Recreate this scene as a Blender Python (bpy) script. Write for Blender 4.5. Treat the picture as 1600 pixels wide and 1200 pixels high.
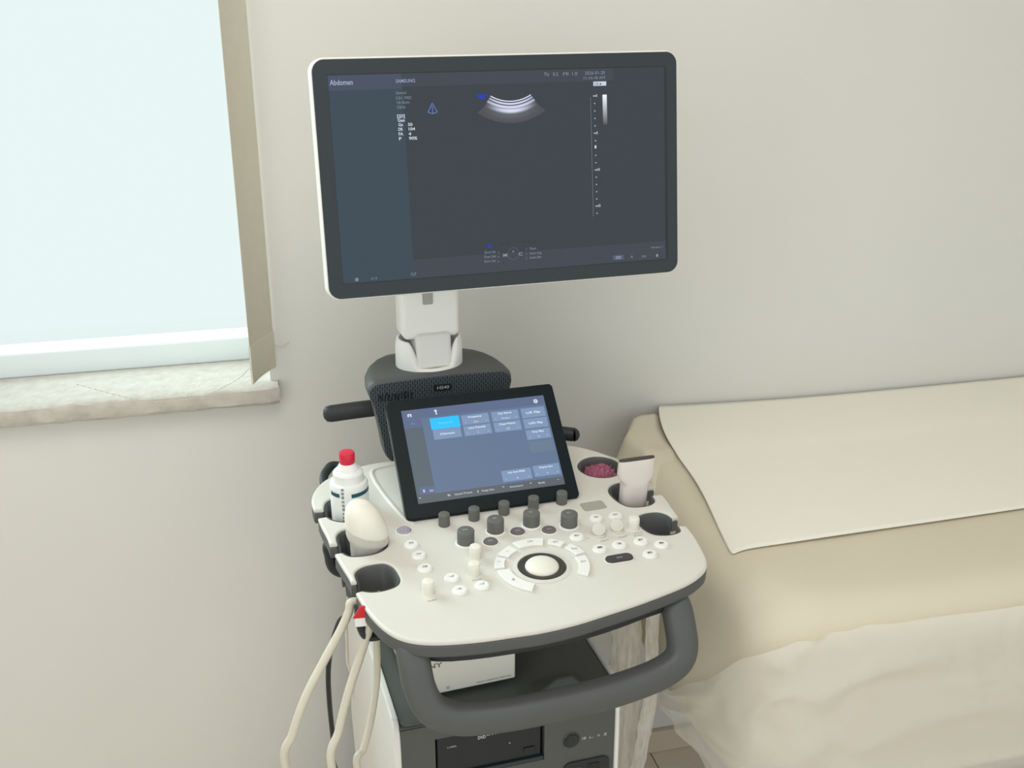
import bpy, bmesh, math, random
from mathutils import Vector, Matrix, noise
random.seed(4)
C = bpy.context.scene.collection
R = math.radians
PI = math.pi
for o in list(bpy.data.objects): bpy.data.objects.remove(o, do_unlink=True)

# ------------------------------------------------------------------ camera
PITCH = R(20.8); FOC = 1700.0; CAMZ = 1.60
cd = bpy.data.cameras.new('camera'); cam = bpy.data.objects.new('camera', cd); C.objects.link(cam)
cam.location = (0, 0, CAMZ); cam.rotation_euler = (R(90) - PITCH, 0, 0)
cd.sensor_width = 36; cd.lens = 36 * FOC / 1600; cd.clip_start = .05
S = bpy.context.scene
S.camera = cam
# ------------------------------------------------------------------ world and light
S.view_settings.view_transform = 'Standard'; S.view_settings.look = 'None'
S.view_settings.exposure = -0.06; S.view_settings.gamma = 1; S.view_settings.use_curve_mapping = False
w = bpy.data.worlds.new('world'); S.world = w; w.use_nodes = True
bg = w.node_tree.nodes['Background']; bg.inputs[0].default_value = (.95, .99, 1.0, 1); bg.inputs[1].default_value = 1.04

def area(name, loc, aim, sx, sy, power, col):
    l = bpy.data.lights.new(name, 'AREA'); l.shape = 'RECTANGLE'; l.size = sx; l.size_y = sy
    l.energy = power; l.color = col
    o = bpy.data.objects.new(name, l); C.objects.link(o); o.location = loc
    o.rotation_euler = (Vector(aim) - Vector(loc)).to_track_quat('-Z', 'Y').to_euler()
    return o
area('ceiling_light', (-.1, .35, 2.62), (-.1, .45, 0), 1.6, 1.0, 19, (1.0, .955, .87))
area('daylight_fill', (-1.75, -.6, 1.75), (.1, 1.5, .9), 1.3, 1.3, 17, (.86, .95, 1.0))  # added cool fill lamp inside the room at left; no window at this spot

_g = area('sky_light_outside', (-2.4, 2.6, 2.3), (-.6, 1.75, 1.0), 1.6, 1.6, 110, (.86, .96, 1.0))
# ------------------------------------------------------------------ frames of reference
ps = R(17)
OMX, OMY = -.02 + .008 * math.cos(ps), 1.36 + .008 * math.sin(ps)
MACH = Matrix.Translation((OMX, OMY, 0)) @ Matrix.Rotation(ps, 4, 'Z')
CON = Matrix.Translation((0, 0, .878)) @ Matrix.Rotation(R(3), 4, 'X')          # console top plane, local to machine
def frame(loc, tilt):                                                            # x right, y up along the plate, z out of it
    return Matrix.Translation(loc) @ Matrix.Rotation(R(tilt), 4, 'X')
MON = frame((.051, .149, 1.337), 82)
TCH = frame((-.0035, .03, .888), 44)
wy = R(14)
ROOM = Matrix.Translation((.30, 1.95, 0)) @ Matrix.Rotation(wy, 4, 'Z')          # x along the back wall, -y into the room
def ray(u, v):
    a, b = (u - 800) / FOC, (v - 600) / FOC
    return Vector((a, math.cos(PITCH) - b * math.sin(PITCH), -math.sin(PITCH) - b * math.cos(PITCH)))
def on(u, v, M):                                                                 # point of plane z=0 of M, local x,y
    P0 = M.translation; N = M.col[2].xyz; r = ray(u, v); c = Vector((0, 0, CAMZ))
    return (M.inverted() @ (c + r * ((P0 - c).dot(N) / r.dot(N))))
def atY(u, v, y):                                                                # machine coordinates on the machine's plane Y=y
    M = MACH @ Matrix.Translation((0, y, 0)) @ Matrix.Rotation(R(90), 4, 'X')
    p = on(u, v, M); return Vector((p.x, y, p.y))
CONW = MACH @ CON

# ------------------------------------------------------------------ materials
MATS = {}
def mat(name, col, rough=.5, spec=.5, metal=0, noise_amt=0, noise_scale=40, bump=0, bump_scale=200, emit=None, es=0, trans=0, alpha=1, coat=0, sss=0):
    if name in MATS: return MATS[name]
    m = bpy.data.materials.new(name); m.use_nodes = True; nt = m.node_tree; b = nt.nodes['Principled BSDF']
    b.inputs['Base Color'].default_value = (*col, 1); b.inputs['Roughness'].default_value = rough
    b.inputs['Specular IOR Level'].default_value = spec; b.inputs['Metallic'].default_value = metal
    b.inputs['Coat Weight'].default_value = coat; b.inputs['Alpha'].default_value = alpha
    b.inputs['Transmission Weight'].default_value = trans
    if sss: b.inputs['Subsurface Weight'].default_value = sss; b.inputs['Subsurface Scale'].default_value = .01
    if emit: b.inputs['Emission Color'].default_value = (*emit, 1); b.inputs['Emission Strength'].default_value = es
    tc = nt.nodes.new('ShaderNodeTexCoord')
    if noise_amt:
        n = nt.nodes.new('ShaderNodeTexNoise'); n.inputs['Scale'].default_value = noise_scale; n.inputs['Detail'].default_value = 4
        nt.links.new(tc.outputs['Object'], n.inputs['Vector'])
        mx = nt.nodes.new('ShaderNodeMix'); mx.data_type = 'RGBA'
        mx.inputs[6].default_value = (*[c * (1 - noise_amt) for c in col], 1); mx.inputs[7].default_value = (*[min(1, c * (1 + noise_amt)) for c in col], 1)
        nt.links.new(n.outputs['Fac'], mx.inputs[0]); nt.links.new(mx.outputs[2], b.inputs['Base Color'])
    if bump:
        n2 = nt.nodes.new('ShaderNodeTexNoise'); n2.inputs['Scale'].default_value = bump_scale; n2.inputs['Detail'].default_value = 3
        nt.links.new(tc.outputs['Object'], n2.inputs['Vector'])
        bp = nt.nodes.new('ShaderNodeBump'); bp.inputs['Strength'].default_value = bump; bp.inputs['Distance'].default_value = .002
        nt.links.new(n2.outputs['Fac'], bp.inputs['Height']); nt.links.new(bp.outputs['Normal'], b.inputs['Normal'])
    MATS[name] = m; return m
def srgb(r, g, b):
    f = lambda c: (c / 255 / 12.92) if c / 255 <= .04045 else ((c / 255 + .055) / 1.055) ** 2.4
    return (f(r), f(g), f(b))
def glow(name, rgb, k=1.0):
    c = srgb(*rgb); return mat(name, (.01, .01, .012), .5, .1, emit=c, es=k)
wall_m = mat('wall_paint', (.745, .735, .695), .85, .2, noise_amt=.02, noise_scale=3, bump=.12, bump_scale=60)
white_pl = mat('white_plastic', (.715, .70, .645), .42, .4, noise_amt=.01, bump=.03, bump_scale=900)
white_key = mat('key_plastic', (.88, .88, .85), .38, .4, noise_amt=.01)
knob_wh = mat('knob_white', (.84, .82, .74), .45, .4, noise_amt=.01)
grey_pl = mat('charcoal_plastic', srgb(84, 86, 86), .5, .45, noise_amt=.04, bump=.08, bump_scale=1500)
cab_dark = mat('cabinet_charcoal', srgb(88, 91, 88), .5, .4, noise_amt=.03, bump=.05, bump_scale=1200)
dark_pl = mat('dark_plastic', srgb(44, 47, 50), .5, .4, noise_amt=.04)
knob_dk = mat('knob_rubber', srgb(104, 104, 101), .55, .4, noise_amt=.05, bump=.1, bump_scale=1500)
black_pl = mat('black_plastic', srgb(24, 27, 30), .35, .5)
bezel_m = mat('monitor_bezel', srgb(44, 52, 56), .35, .4)
tbez_m = mat('tablet_bezel', srgb(22, 31, 35), .35, .12)
text_dk = mat('printed_grey', srgb(110, 108, 112), .6, .2)
text_lt = mat('printed_white', srgb(200, 205, 205), .6, .2)
rimw = mat('white_shell', (.90, .89, .85), .35, .5)

# ------------------------------------------------------------------ mesh helpers
def link(name, bm, m, parent=None, M=None, smooth=True, bevel=0, seg=3, angle=40, subsurf=0):
    me = bpy.data.meshes.new(name)
    if isinstance(bm, bmesh.types.BMesh):
        bmesh.ops.recalc_face_normals(bm, faces=bm.faces[:])
        bm.to_mesh(me); bm.free()
    else: me = bm
    me.name = name
    o = bpy.data.objects.new(name, me); C.objects.link(o)
    me.materials.clear(); me.materials.append(m)
    if parent: o.parent = parent
    if M is not None: o.matrix_local = M
    if bevel:
        b = o.modifiers.new('bevel', 'BEVEL'); b.width = bevel; b.segments = seg; b.limit_method = 'ANGLE'; b.angle_limit = R(30)
    if subsurf:
        s = o.modifiers.new('sub', 'SUBSURF'); s.levels = subsurf; s.render_levels = subsurf
    if smooth:
        for p in me.polygons: p.use_smooth = True
        if not subsurf: me.set_sharp_from_angle(angle=R(angle))
    return o
def tag(o, label, cat, group=None):
    o['label'] = label; o['category'] = cat
    if group: o['group'] = group
    return o
def struct(o): o['kind'] = 'structure'; return o
def part_label(o, s): o['label'] = s; return o
def empty(name, M=Matrix.Identity(4)):
    o = bpy.data.objects.new(name, None); C.objects.link(o); o.matrix_world = M; o.empty_display_size = .05; return o
def box(bm, x0, x1, y0, y1, z0, z1, M=None):
    v = [bm.verts.new((x, y, z)) for x in (x0, x1) for y in (y0, y1) for z in (z0, z1)]
    for f in ((0, 1, 3, 2), (4, 6, 7, 5), (0, 4, 5, 1), (2, 3, 7, 6), (0, 2, 6, 4), (1, 5, 7, 3)): bm.faces.new([v[i] for i in f])
    if M is not None: bmesh.ops.transform(bm, matrix=M, verts=v)
    return bm
def boxo(name, dims, m, parent=None, M=None, bevel=.002, seg=3):
    return link(name, box(bmesh.new(), *dims), m, parent, M, bevel=bevel, seg=seg)
def lathe(bm, prof, n=32, M=None, sx=1, sy=1):
    rings = []; vs = []
    for r, z in prof:
        if r < 1e-6: v = bm.verts.new((0, 0, z)); rings.append([v]); vs.append(v)
        else:
            ring = [bm.verts.new((r * sx * math.cos(2 * PI * i / n), r * sy * math.sin(2 * PI * i / n), z)) for i in range(n)]
            rings.append(ring); vs += ring
    for a, b in zip(rings, rings[1:]):
        for i in range(n):
            j = (i + 1) % n
            if len(a) == 1 and len(b) == 1: continue
            if len(a) == 1: bm.faces.new((a[0], b[i], b[j]))
            elif len(b) == 1: bm.faces.new((a[i], a[j], b[0]))
            else: bm.faces.new((a[i], a[j], b[j], b[i]))
    if M is not None: bmesh.ops.transform(bm, matrix=M, verts=vs)
    return bm
def loft(bm, rings, cap=True, closed=True, M=None):
    R_ = [[bm.verts.new(p) for p in ring] for ring in rings]
    n = len(R_[0])
    for a, b in zip(R_, R_[1:]):
        for i in range(n if closed else n - 1):
            j = (i + 1) % n; bm.faces.new((a[i], a[j], b[j], b[i]))
    if cap: bm.faces.new(R_[0][::-1]); bm.faces.new(R_[-1])
    if M is not None: bmesh.ops.transform(bm, matrix=M, verts=[v for r in R_ for v in r])
    return bm
def smooth_path(pts, n=8, closed=False):
    pts = [Vector(p) for p in pts]; out = []; N = len(pts)
    rng = range(N) if closed else range(N - 1)
    for i in rng:
        p0 = pts[i - 1] if (closed or i) else pts[0] * 2 - pts[1]
        p1 = pts[i]; p2 = pts[(i + 1) % N]
        p3 = pts[(i + 2) % N] if (closed or i + 2 < N) else p2 * 2 - p1
        for k in range(n):
            t = k / n
            out.append(.5 * ((2 * p1) + (p2 - p0) * t + (2 * p0 - 5 * p1 + 4 * p2 - p3) * t * t + (3 * p1 - p0 - 3 * p2 + p3) * t ** 3))
    if not closed: out.append(pts[-1])
    return out
def tube(bm, pts, r, n=14, n_s=8, rx=None, up=None, smooth=True, power=2.0, cap=True):
    """tube along pts; r radius or (ra,rb) in the up/side axes, superellipse power"""
    P = smooth_path(pts, n_s) if smooth else [Vector(p) for p in pts]
    rings = []; prev = None
    for i, p in enumerate(P):
        t = (P[min(i + 1, len(P) - 1)] - P[max(i - 1, 0)]).normalized()
        if up is not None:
            s = t.cross(Vector(up)).normalized(); u = s.cross(t).normalized()
        else:
            if prev is None:
                a = Vector((0, 0, 1)) if abs(t.z) < .9 else Vector((1, 0, 0)); u = (a - t * a.dot(t)).normalized()
            else: u = (prev - t * prev.dot(t)).normalized()
            prev = u; s = t.cross(u)
        ra, rb = r if isinstance(r, tuple) else (r(i / (len(P) - 1)), ) * 2 if callable(r) else (r, r)
        ring = []
        for k in range(n):
            a = 2 * PI * k / n; c, d = math.cos(a), math.sin(a)
            q = (abs(c) ** power + abs(d) ** power) ** (-1 / power)
            ring.append(p + u * (ra * c * q) + s * (rb * d * q))
        rings.append(ring)
    return loft(bm, rings, cap)
def rrect(w, h, r, n=6, cx=0, cy=0):
    out = []
    for (sx, sy, a0) in ((1, 1, 0), (-1, 1, 90), (-1, -1, 180), (1, -1, 270)):
        for k in range(n + 1):
            a = R(a0 + 90 * k / n); out.append((cx + sx * (w / 2 - r) + r * math.cos(a), cy + sy * (h / 2 - r) + r * math.sin(a)))
    return out
def slab(loops, z0, z1, bevel=0, res=3):
    """filled 2D outline with holes between z0 and z1, rounded rims; returns mesh"""
    cu = bpy.data.curves.new('slab', 'CURVE'); cu.dimensions = '2D'; cu.fill_mode = 'BOTH'
    cu.extrude = (z1 - z0) / 2 - bevel; cu.bevel_depth = bevel; cu.bevel_resolution = res; cu.offset = -bevel
    for lp in loops:
        sp = cu.splines.new('POLY'); sp.points.add(len(lp) - 1)
        for p, q in zip(sp.points, lp): p.co = (q[0], q[1], 0, 1)
        sp.use_cyclic_u = True
    o = bpy.data.objects.new('slab_tmp', cu); C.objects.link(o)
    me = bpy.data.meshes.new_from_object(o.evaluated_get(bpy.context.evaluated_depsgraph_get()))
    bpy.data.objects.remove(o); bpy.data.curves.remove(cu)
    me.transform(Matrix.Translation((0, 0, (z0 + z1) / 2)))
    return me
def plate(name, w, h, r, z0, z1, m, parent, M=None, bevel=.001, cx=0, cy=0, n=8):
    return link(name, slab([rrect(w, h, r, n, cx, cy)], z0, z1, bevel), m, parent, M, angle=35)
# text gathered into one mesh
class Txt:
    def __init__(s): s.bm = bmesh.new()
    def add(s, t, x, y, h, wd=None, z=0, ang=0, M=None, bold=0, center=False):
        cu = bpy.data.curves.new('t', 'FONT'); cu.body = t; cu.size = 1; cu.resolution_u = 2; cu.offset = bold
        o = bpy.data.objects.new('t_tmp', cu); C.objects.link(o)
        me = bpy.data.meshes.new_from_object(o.evaluated_get(bpy.context.evaluated_depsgraph_get()))
        bpy.data.objects.remove(o); bpy.data.curves.remove(cu)
        xs = [v.co.x for v in me.vertices]
        if not xs: return
        x0, x1 = min(xs), max(xs)
        sy = h / .7; sx = (wd / (x1 - x0)) if wd else sy
        off = -(x1 + x0) / 2 if center else -x0
        T = Matrix.Translation((x, y, z)) @ Matrix.Rotation(ang, 4, 'Z') @ Matrix.Diagonal((sx, sy, 1, 1)) @ Matrix.Translation((off, 0, 0))
        if M is not None: T = M @ T
        me.transform(T); s.bm.from_mesh(me); bpy.data.meshes.remove(me)
    def rect(s, x0, y0, x1, y1, z=0):
        s.bm.faces.new([s.bm.verts.new(p) for p in ((x0, y0, z), (x1, y0, z), (x1, y1, z), (x0, y1, z))])
    def poly(s, pts, z=0): s.bm.faces.new([s.bm.verts.new((p[0], p[1], z)) for p in pts])
    def arc(s, cx, cy, r0, r1, a0, a1, n=24, z=0):
        v = [(s.bm.verts.new((cx + r0 * math.cos(a), cy + r0 * math.sin(a), z)), s.bm.verts.new((cx + r1 * math.cos(a), cy + r1 * math.sin(a), z))) for a in [R(a0 + (a1 - a0) * k / n) for k in range(n + 1)]]
        for p, q in zip(v, v[1:]): s.bm.faces.new((p[0], p[1], q[1], q[0]))
    def out(s, name, m, parent, M=None): return link(name, s.bm, m, parent, M, smooth=False)

# ================================================================== ROOM (local: x along back wall, -y into room)
room_parent = None
def rbox(name, dims, m, bevel=0): return struct(link(name, box(bmesh.new(), *dims), m, None, ROOM, bevel=bevel, smooth=bool(bevel)))
WX0, WX1, WZ0, WZ1 = -1.95, -.742, .93, 2.15                                     # window opening in the back wall
bm = bmesh.new()
box(bm, -2.6, WX0, 0, .28, 0, 2.7); box(bm, WX1, 3.2, 0, .28, 0, 2.7)
box(bm, WX0, WX1, 0, .28, 0, WZ0); box(bm, WX0, WX1, 0, .28, WZ1, 2.7)
bmesh.ops.remove_doubles(bm, verts=bm.verts[:], dist=1e-5)
wb = struct(link('wall_back', bm, wall_m, None, ROOM, smooth=False))
rbox('wall_left', (-2.75, -2.6, -3.2, .28, 0, 2.7), wall_m)
rbox('wall_right', (3.2, 3.35, -3.2, .28, 0, 2.7), wall_m)
ceil_m = mat('ceiling_paint', (.78, .77, .74), .9, .2, noise_amt=.02, noise_scale=4)
rbox('ceiling', (-2.75, 3.35, -3.2, .28, 2.7, 2.8), ceil_m)
# floor: pale vinyl planks
fm = mat('floor_vinyl', srgb(205, 193, 176), .45, .4, noise_amt=.10, noise_scale=9)
nt = fm.node_tree; br = nt.nodes.new('ShaderNodeTexBrick'); tcn = nt.nodes.new('ShaderNodeTexCoord')
br.inputs['Scale'].default_value = 1; br.inputs['Brick Width'].default_value = 1.2; br.inputs['Row Height'].default_value = .15; br.inputs['Mortar Size'].default_value = .0015
br.inputs['Color1'].default_value = (*srgb(240, 228, 212), 1); br.inputs['Color2'].default_value = (*srgb(230, 218, 200), 1); br.inputs['Mortar'].default_value = (*srgb(120, 108, 95), 1)
nt.links.new(tcn.outputs['Object'], br.inputs['Vector']); nt.links.new(br.outputs['Color'], nt.nodes['Principled BSDF'].inputs['Base Color'])
rbox('floor', (-2.75, 3.35, -3.2, .28, -.1, 0), fm)
bbm = mat('baseboard_grey', srgb(212, 197, 180), .5, .4, noise_amt=.05, noise_scale=20)
rbox('baseboard_back', (-2.6, 3.2, -.014, 0, 0, .055), bbm, .003)
# window: frame, pane, stone sill
wf = mat('window_frame_white', (.80, .87, .90), .3, .5)
win = empty('window_1', ROOM); win['kind'] = 'structure'
bm = bmesh.new(); fy0, fy1 = .13, .19
for d in ((WX0, WX0 + .06, fy0, fy1, WZ0, WZ1), (WX1 - .03, WX1, fy0, fy1, WZ0, WZ1), (WX0 + .06, WX1 - .03, fy0, fy1, WZ0, WZ0 + .045),
          (WX0 + .06, WX1 - .03, fy0, fy1, WZ1 - .06, WZ1), (-1.38, -1.31, fy0, fy1, WZ0 + .06, WZ1 - .06)): box(bm, *d)
link('window_frame', bm, wf, win, bevel=.004)
bm = bmesh.new()
for x0, x1 in ((WX0 + .055, -1.375), (-1.315, WX1 - .025)): box(bm, x0, x1, .155, .163, WZ0 + .055, WZ1 - .055)
gl = bpy.data.materials.new('window_glass'); gl.use_nodes = True; nt = gl.node_tree; nt.nodes.clear()
o_ = nt.nodes.new('ShaderNodeOutputMaterial'); t_ = nt.nodes.new('ShaderNodeBsdfTransparent'); g_ = nt.nodes.new('ShaderNodeBsdfGlossy'); g_.inputs['Roughness'].default_value = .02
mx = nt.nodes.new('ShaderNodeMixShader'); t_.inputs[0].default_value = (.93, .98, .97, 1)
mx.inputs[0].default_value = .05; nt.links.new(t_.outputs[0], mx.inputs[1]); nt.links.new(g_.outputs[0], mx.inputs[2]); nt.links.new(mx.outputs[0], o_.inputs[0])
link('window_pane', bm, gl, win, smooth=False)
stone = mat('travertine_sill', srgb(196, 190, 181), .7, .3, noise_amt=.22, noise_scale=45, bump=1.0, bump_scale=90)
def sill_bm():
    bm = bmesh.new(); nx = 60; prof = [(.12, -.032), (.12, 0), (.0, 0), (-.028, 0), (-.034, -.004), (-.036, -.012), (-.036, -.026), (-.030, -.033), (0, -.034)]
    rings = []
    for i in range(nx + 1):
        x = WX0 - .03 + (-.729 - WX0 + .03) * i / nx
        ring = []
        for (y, z) in prof:
            nn = noise.noise(Vector((x * 40, y * 60, z * 60))) * .003
            e = .006 if (i == nx and y < 0) else 0
            if x > WX1 and y > 0: y = .001
            if x < WX0 and y > 0: y = .001
            ring.append((x + nn * (i in (0, nx)), y + (nn + e if y < 0 else 0), z + (nn if z < -.02 else 0)))
        rings.append(ring)
    return loft(bm, rings)
struct(link('trim_1', sill_bm(), stone, None, ROOM @ Matrix.Translation((0, 0, WZ0 + .004))))

# vertical blind slat, turned open, hanging in front of the reveal
slat_m = mat('blind_fabric', srgb(216, 211, 194), .8, .2, noise_amt=.03, noise_scale=60, bump=.2, bump_scale=900)
def slat(x, z0=.962, ang=63, name='blind_slat'):
    root = empty(name, ROOM @ Matrix.Translation((x, -.0465, z0)) @ Matrix.Rotation(R(ang), 4, 'Z'))
    bm = bmesh.new(); n = 10
    rings = []
    for k in range(n + 1):
        t = k / n - .5; rings.append([(t * .089, .004 * math.cos(t * PI) + d, z) for d, z in ((0, 0), (.0008, 0), (.0008, 1.32), (0, 1.32))])
    loft(bm, rings); link('fabric', bm, slat_m, root)
    bm = bmesh.new(); rings = []
    for k in range(n + 1):
        t = k / n - .5; rings.append([(t * .0895, .004 * math.cos(t * PI) + d, z) for d, z in ((-.0012, -.001), (.002, -.001), (.002, .062), (.0015, .064), (-.0007, .064), (-.0012, .062))])
    loft(bm, rings); part_label(link('hem_weight', bm, slat_m, root), 'stitched weighted hem')
    return root
s1 = slat(-.7515)
tag(s1, 'beige vertical blind slat hanging turned open at the right edge of the window', 'blind slat')
bead_m = mat('bead_chain', srgb(205, 200, 190), .4, .5)
def chain(pts, name, label):
    bm = bmesh.new(); P = smooth_path(pts, 12)
    acc = 0; last = P[0]
    for a in P:
        if (a - last).length >= .0048 or a is P[0]:
            bmesh.ops.create_icosphere(bm, subdivisions=1, radius=.0013, matrix=Matrix.Translation(a)); last = a
    tube(bm, pts, .00035, n=5, n_s=12)
    return tag(link(name, bm, bead_m, None, ROOM), label, 'chain')
chain([(-.7735, -.090, .992), (-.80, -.092, .972), (-.86, -.094, .950), (-.94, -.097, .952), (-1.04, -.098, .99)], 'bead_chain', 'thin white bead chain sagging from the near bottom corner of the blind slat')
chain([(-.730, -.007, 1.0), (-.722, -.006, .996), (-.713, -.005, .998), (-.706, -.0045, 1.003)], 'bead_chain', 'short bead chain end at the wall side edge of the blind slat')

# ================================================================== ULTRASOUND MACHINE
US = empty('ultrasound_machine', MACH)
tag(US, 'white and charcoal wheeled ultrasound machine with large monitor, touch panel and control console', 'ultrasound machine')

# ---- control console (local u right, v away from the user, metres)
mm = lambda L: [(a / 1000, b / 1000) for a, b in L]
pocA = mm([(-238, 99), (-232, 118), (-218, 128), (-200, 129), (-183, 120), (-174, 103), (-174, 82), (-182, 64), (-198, 54), (-216, 55), (-230, 64), (-237, 76)])
pocB = mm([(-233, 3), (-231, 22), (-222, 34), (-204, 36), (-184, 28), (-171, 12), (-167, -8), (-171, -25), (-186, -36), (-206, -38), (-222, -34), (-231, -22)])
pocC = mm([(-223, -94), (-222, -74), (-211, -63), (-196, -60), (-181, -62), (-172, -74), (-169, -90), (-169, -106), (-176, -118), (-192, -124), (-209, -123), (-221, -117)])
pocD = mm([(233, -80), (230, -92), (219, -98), (204, -98), (189, -91), (181, -72), (183, -50), (191, -38), (204, -34), (220, -36), (230, -46), (233, -58)])
pocE = mm([(232, 10), (229, -6), (216, -16), (196, -16), (182, -8), (174, 14), (174, 38), (184, 54), (200, 60), (216, 56), (230, 44), (233, 32)])
def dens(P, closed=False, n=4):
    return [(p.x, p.y) for p in smooth_path([(a, b, 0) for a, b in P], n, closed)]
pink_c = (.190, .114)
holeP = [(pink_c[0] + .0345 * math.cos(2 * PI * k / 32), pink_c[1] + .036 * math.sin(2 * PI * k / 32)) for k in range(32)]
def rnd(P, n=5): return dens(P, False, n)
seg_right0 = mm([(-60, -254), (-25, -255), (20, -251), (62, -243), (110, -233), (158, -220), (185, -211), (206, -200), (222, -187), (231, -171), (237, -145), (242, -110), (243, -83)])
seg_rightD_E = mm([(243, -56), (245, -30), (247, -8), (247, 8)])
seg_back = mm([(246, 34), (243, 60), (240, 90), (230, 120), (212, 152), (190, 178), (165, 196), (120, 206), (60, 212), (-20, 216), (-100, 218), (-150, 216), (-192, 204), (-225, 182), (-243, 155), (-251, 130), (-252, 110), (-251, 101)])
seg_AB = mm([(-249, 75), (-247, 50), (-244, 25), (-243, 4)])
seg_BC = mm([(-240, -23), (-236, -50), (-231, -80), (-230, -93)])
seg_front = mm([(-228, -119), (-224, -145), (-218, -172), (-208, -200), (-194, -222), (-172, -237), (-142, -246), (-100, -252), (-60, -254)])
outer = rnd(seg_right0) + rnd(pocD) + rnd(seg_rightD_E) + rnd(pocE) + rnd(seg_back) + rnd(pocA) + rnd(seg_AB) + rnd(pocB) + rnd(seg_BC) + rnd(pocC) + rnd(seg_front)[:-1]
def clean(L):
    out = []
    for p in L:
        if not out or math.hypot(p[0] - out[-1][0], p[1] - out[-1][1]) > .0004: out.append(p)
    return out
outer = clean(outer)
base = link('console_base', slab([outer, holeP], -.0255, -.0065, .004), grey_pl, US, CON)
shell = link('control_console', slab([outer, holeP], -.008, 0, .0032, 4), white_pl, US, CON)
part_label(base, 'charcoal underside rim of the console'); part_label(shell, 'off white control panel shell')
# lower pan under the console
pan = link('console_pan', slab([dens(mm([(-150, -225), (0, -236), (120, -215), (178, -185), (185, -60), (170, 160), (0, 195), (-150, 180), (-165, 0), (-170, -170)]), True, 6)], -.046, -.0255, .004), dark_pl, US, CON)
# pocket liners
def cup(name, P, depth=.068, tap=.80, closed=False, m=grey_pl, lab=None):
    Q = dens(P, closed, 4); n = len(P)
    cx = sum(p[0] for p in P) / n; cy = sum(p[1] for p in P) / n
    f = lambda p, k, z: (cx + (p[0] - cx) * k, cy + (p[1] - cy) * k, z)
    bm = bmesh.new(); rings = []
    for p in Q: rings.append([f(p, 1.0, -.0035), f(p, .95, -.0012), f(p, .86, -.0040), f(p, tap, -depth), f(p, tap * .2, -depth), f(p, tap * .2, -depth - .004), f(p, tap + .08, -depth - .004), f(p, .97, -.010)])
    if closed: rings.append(rings[0])
    loft(bm, rings, cap=not closed)
    box(bm, cx - .008, cx + .008, cy - .008, cy + .008, -depth - .004, -depth)
    return link(name, bm, m, US, CON, angle=50)
c1 = cup('holder_cup', pocA); c2 = cup('holder_cup', pocB); c3 = cup('holder_cup', pocC); c4 = cup('holder_cup', pocD); c5 = cup('holder_cup', pocE)
c6 = cup('holder_cup', [(pink_c[0] + .0345 * math.cos(2 * PI * k / 12), pink_c[1] + .036 * math.sin(2 * PI * k / 12)) for k in range(12)], .05, .86, True)
# raised ridge round the tray beside the touch panel
bm = bmesh.new()
tube(bm, [(.0, .202, .0), (-.08, .203, .0), (-.128, .201, .0), (-.150, .192, .0), (-.153, .165, .0), (-.148, .12, .0), (-.139, .07, .0), (-.131, .035, .0), (-.122, .024, -.001)], (.0022, .0035), n=10)
link('tray_ridge', bm, white_pl, shell)
# cable hook loop standing at the back left
bm = bmesh.new()
tube(bm, [(-.212, .150, -.016), (-.224, .172, -.009), (-.224, .196, -.003), (-.216, .214, -.001), (-.205, .226, .0), (-.185, .220, -.006), (-.180, .200, -.016)], (.0055, .0065), n=12, power=3)
link('cable_hook', bm, dark_pl, US, CON)
bm = bmesh.new()
tube(bm, [(-.215, .05, .85)] + [atY(u, v, .05) for u, v in ((514, 852), (515, 868), (518, 882), (527, 891), (540, 893), (556, 886))], (.0075, .009), n=12, power=3)
link('cable_hook', bm, dark_pl, US)
bm = bmesh.new()
tube(bm, [atY(u, v, -.125) for u, v in ((560, 950), (561, 966), (564, 982), (572, 992), (588, 992), (606, 985), (618, 970))], (.005, .010), n=12, power=3)
link('cable_hook', bm, dark_pl, US)

# ---- knobs, keys and trackball, children of the console shell
def con(u, v):
    p = on(u, v, CONW); return p.x, p.y
def knob_bm(r, h, ribs=24, rr=.0002):
    return lathe(bmesh.new(), [(0, 0), (r * .98, 0), (r, .0006), (r, h - .0022), (r * .97, h - .0009), (r * .9, h - .0002), (r * .84, h), (0, h)], 36)
def place(name, bm, m, x, y, z=0, rot=0, lab=None):
    o = link(name, bm, m, shell, Matrix.Translation((x, y, z)) @ Matrix.Rotation(rot, 4, 'Z')); 
    if lab: o['label'] = lab
    return o
small = [(-83, 9), (-39, 13), (6, 17), (51, 20), (95, 23)]
ref = None
for a, b in small:
    if ref is None: ref = place('small_dial', knob_bm(.0080, .0185), knob_dk, a / 1000, b / 1000, lab='small charcoal dial')
    else:
        o = ref.copy(); C.objects.link(o); o.matrix_local = Matrix.Translation((a / 1000, b / 1000, 0))
T_dk = Txt()
big = [(-66, -44), (-19, -26), (34, -23), (84, -39)]
for a, b in big:
    bm = knob_bm(.0118, .0205)
    place('large_dial', bm, knob_dk, a / 1000, b / 1000, lab='large charcoal dial with printed cap')
    place('dial_skirt', lathe(bmesh.new(), [(.0115, 0), (.0143, 0), (.0142, .0010), (.0120, .0014), (.0115, .0010)], 36), white_key, a / 1000, b / 1000)
    T_dk.add('2D' if a > -30 else 'PW', a / 1000 - .004, b / 1000 - .001, .0034, z=.0207)
for a, b in [(-33, -51), (10, -36), (53, -44)]:
    place('dark_key', lathe(bmesh.new(), [(0, 0), (.0098, 0), (.0100, .0010), (.0094, .0021), (.0070, .0025), (0, .0023)], 36), mat('key_charcoal', srgb(112, 107, 108), .45, .4), a / 1000, b / 1000, lab='round charcoal key')
    place('key_ring', lathe(bmesh.new(), [(.0103, 0), (.0118, 0), (.0115, .0008), (.0103, .0008)], 36), white_key, a / 1000, b / 1000)
    T_dk.add('2D', a / 1000 - .0035, b / 1000 - .0015, .003, .007, z=.0027)
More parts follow.
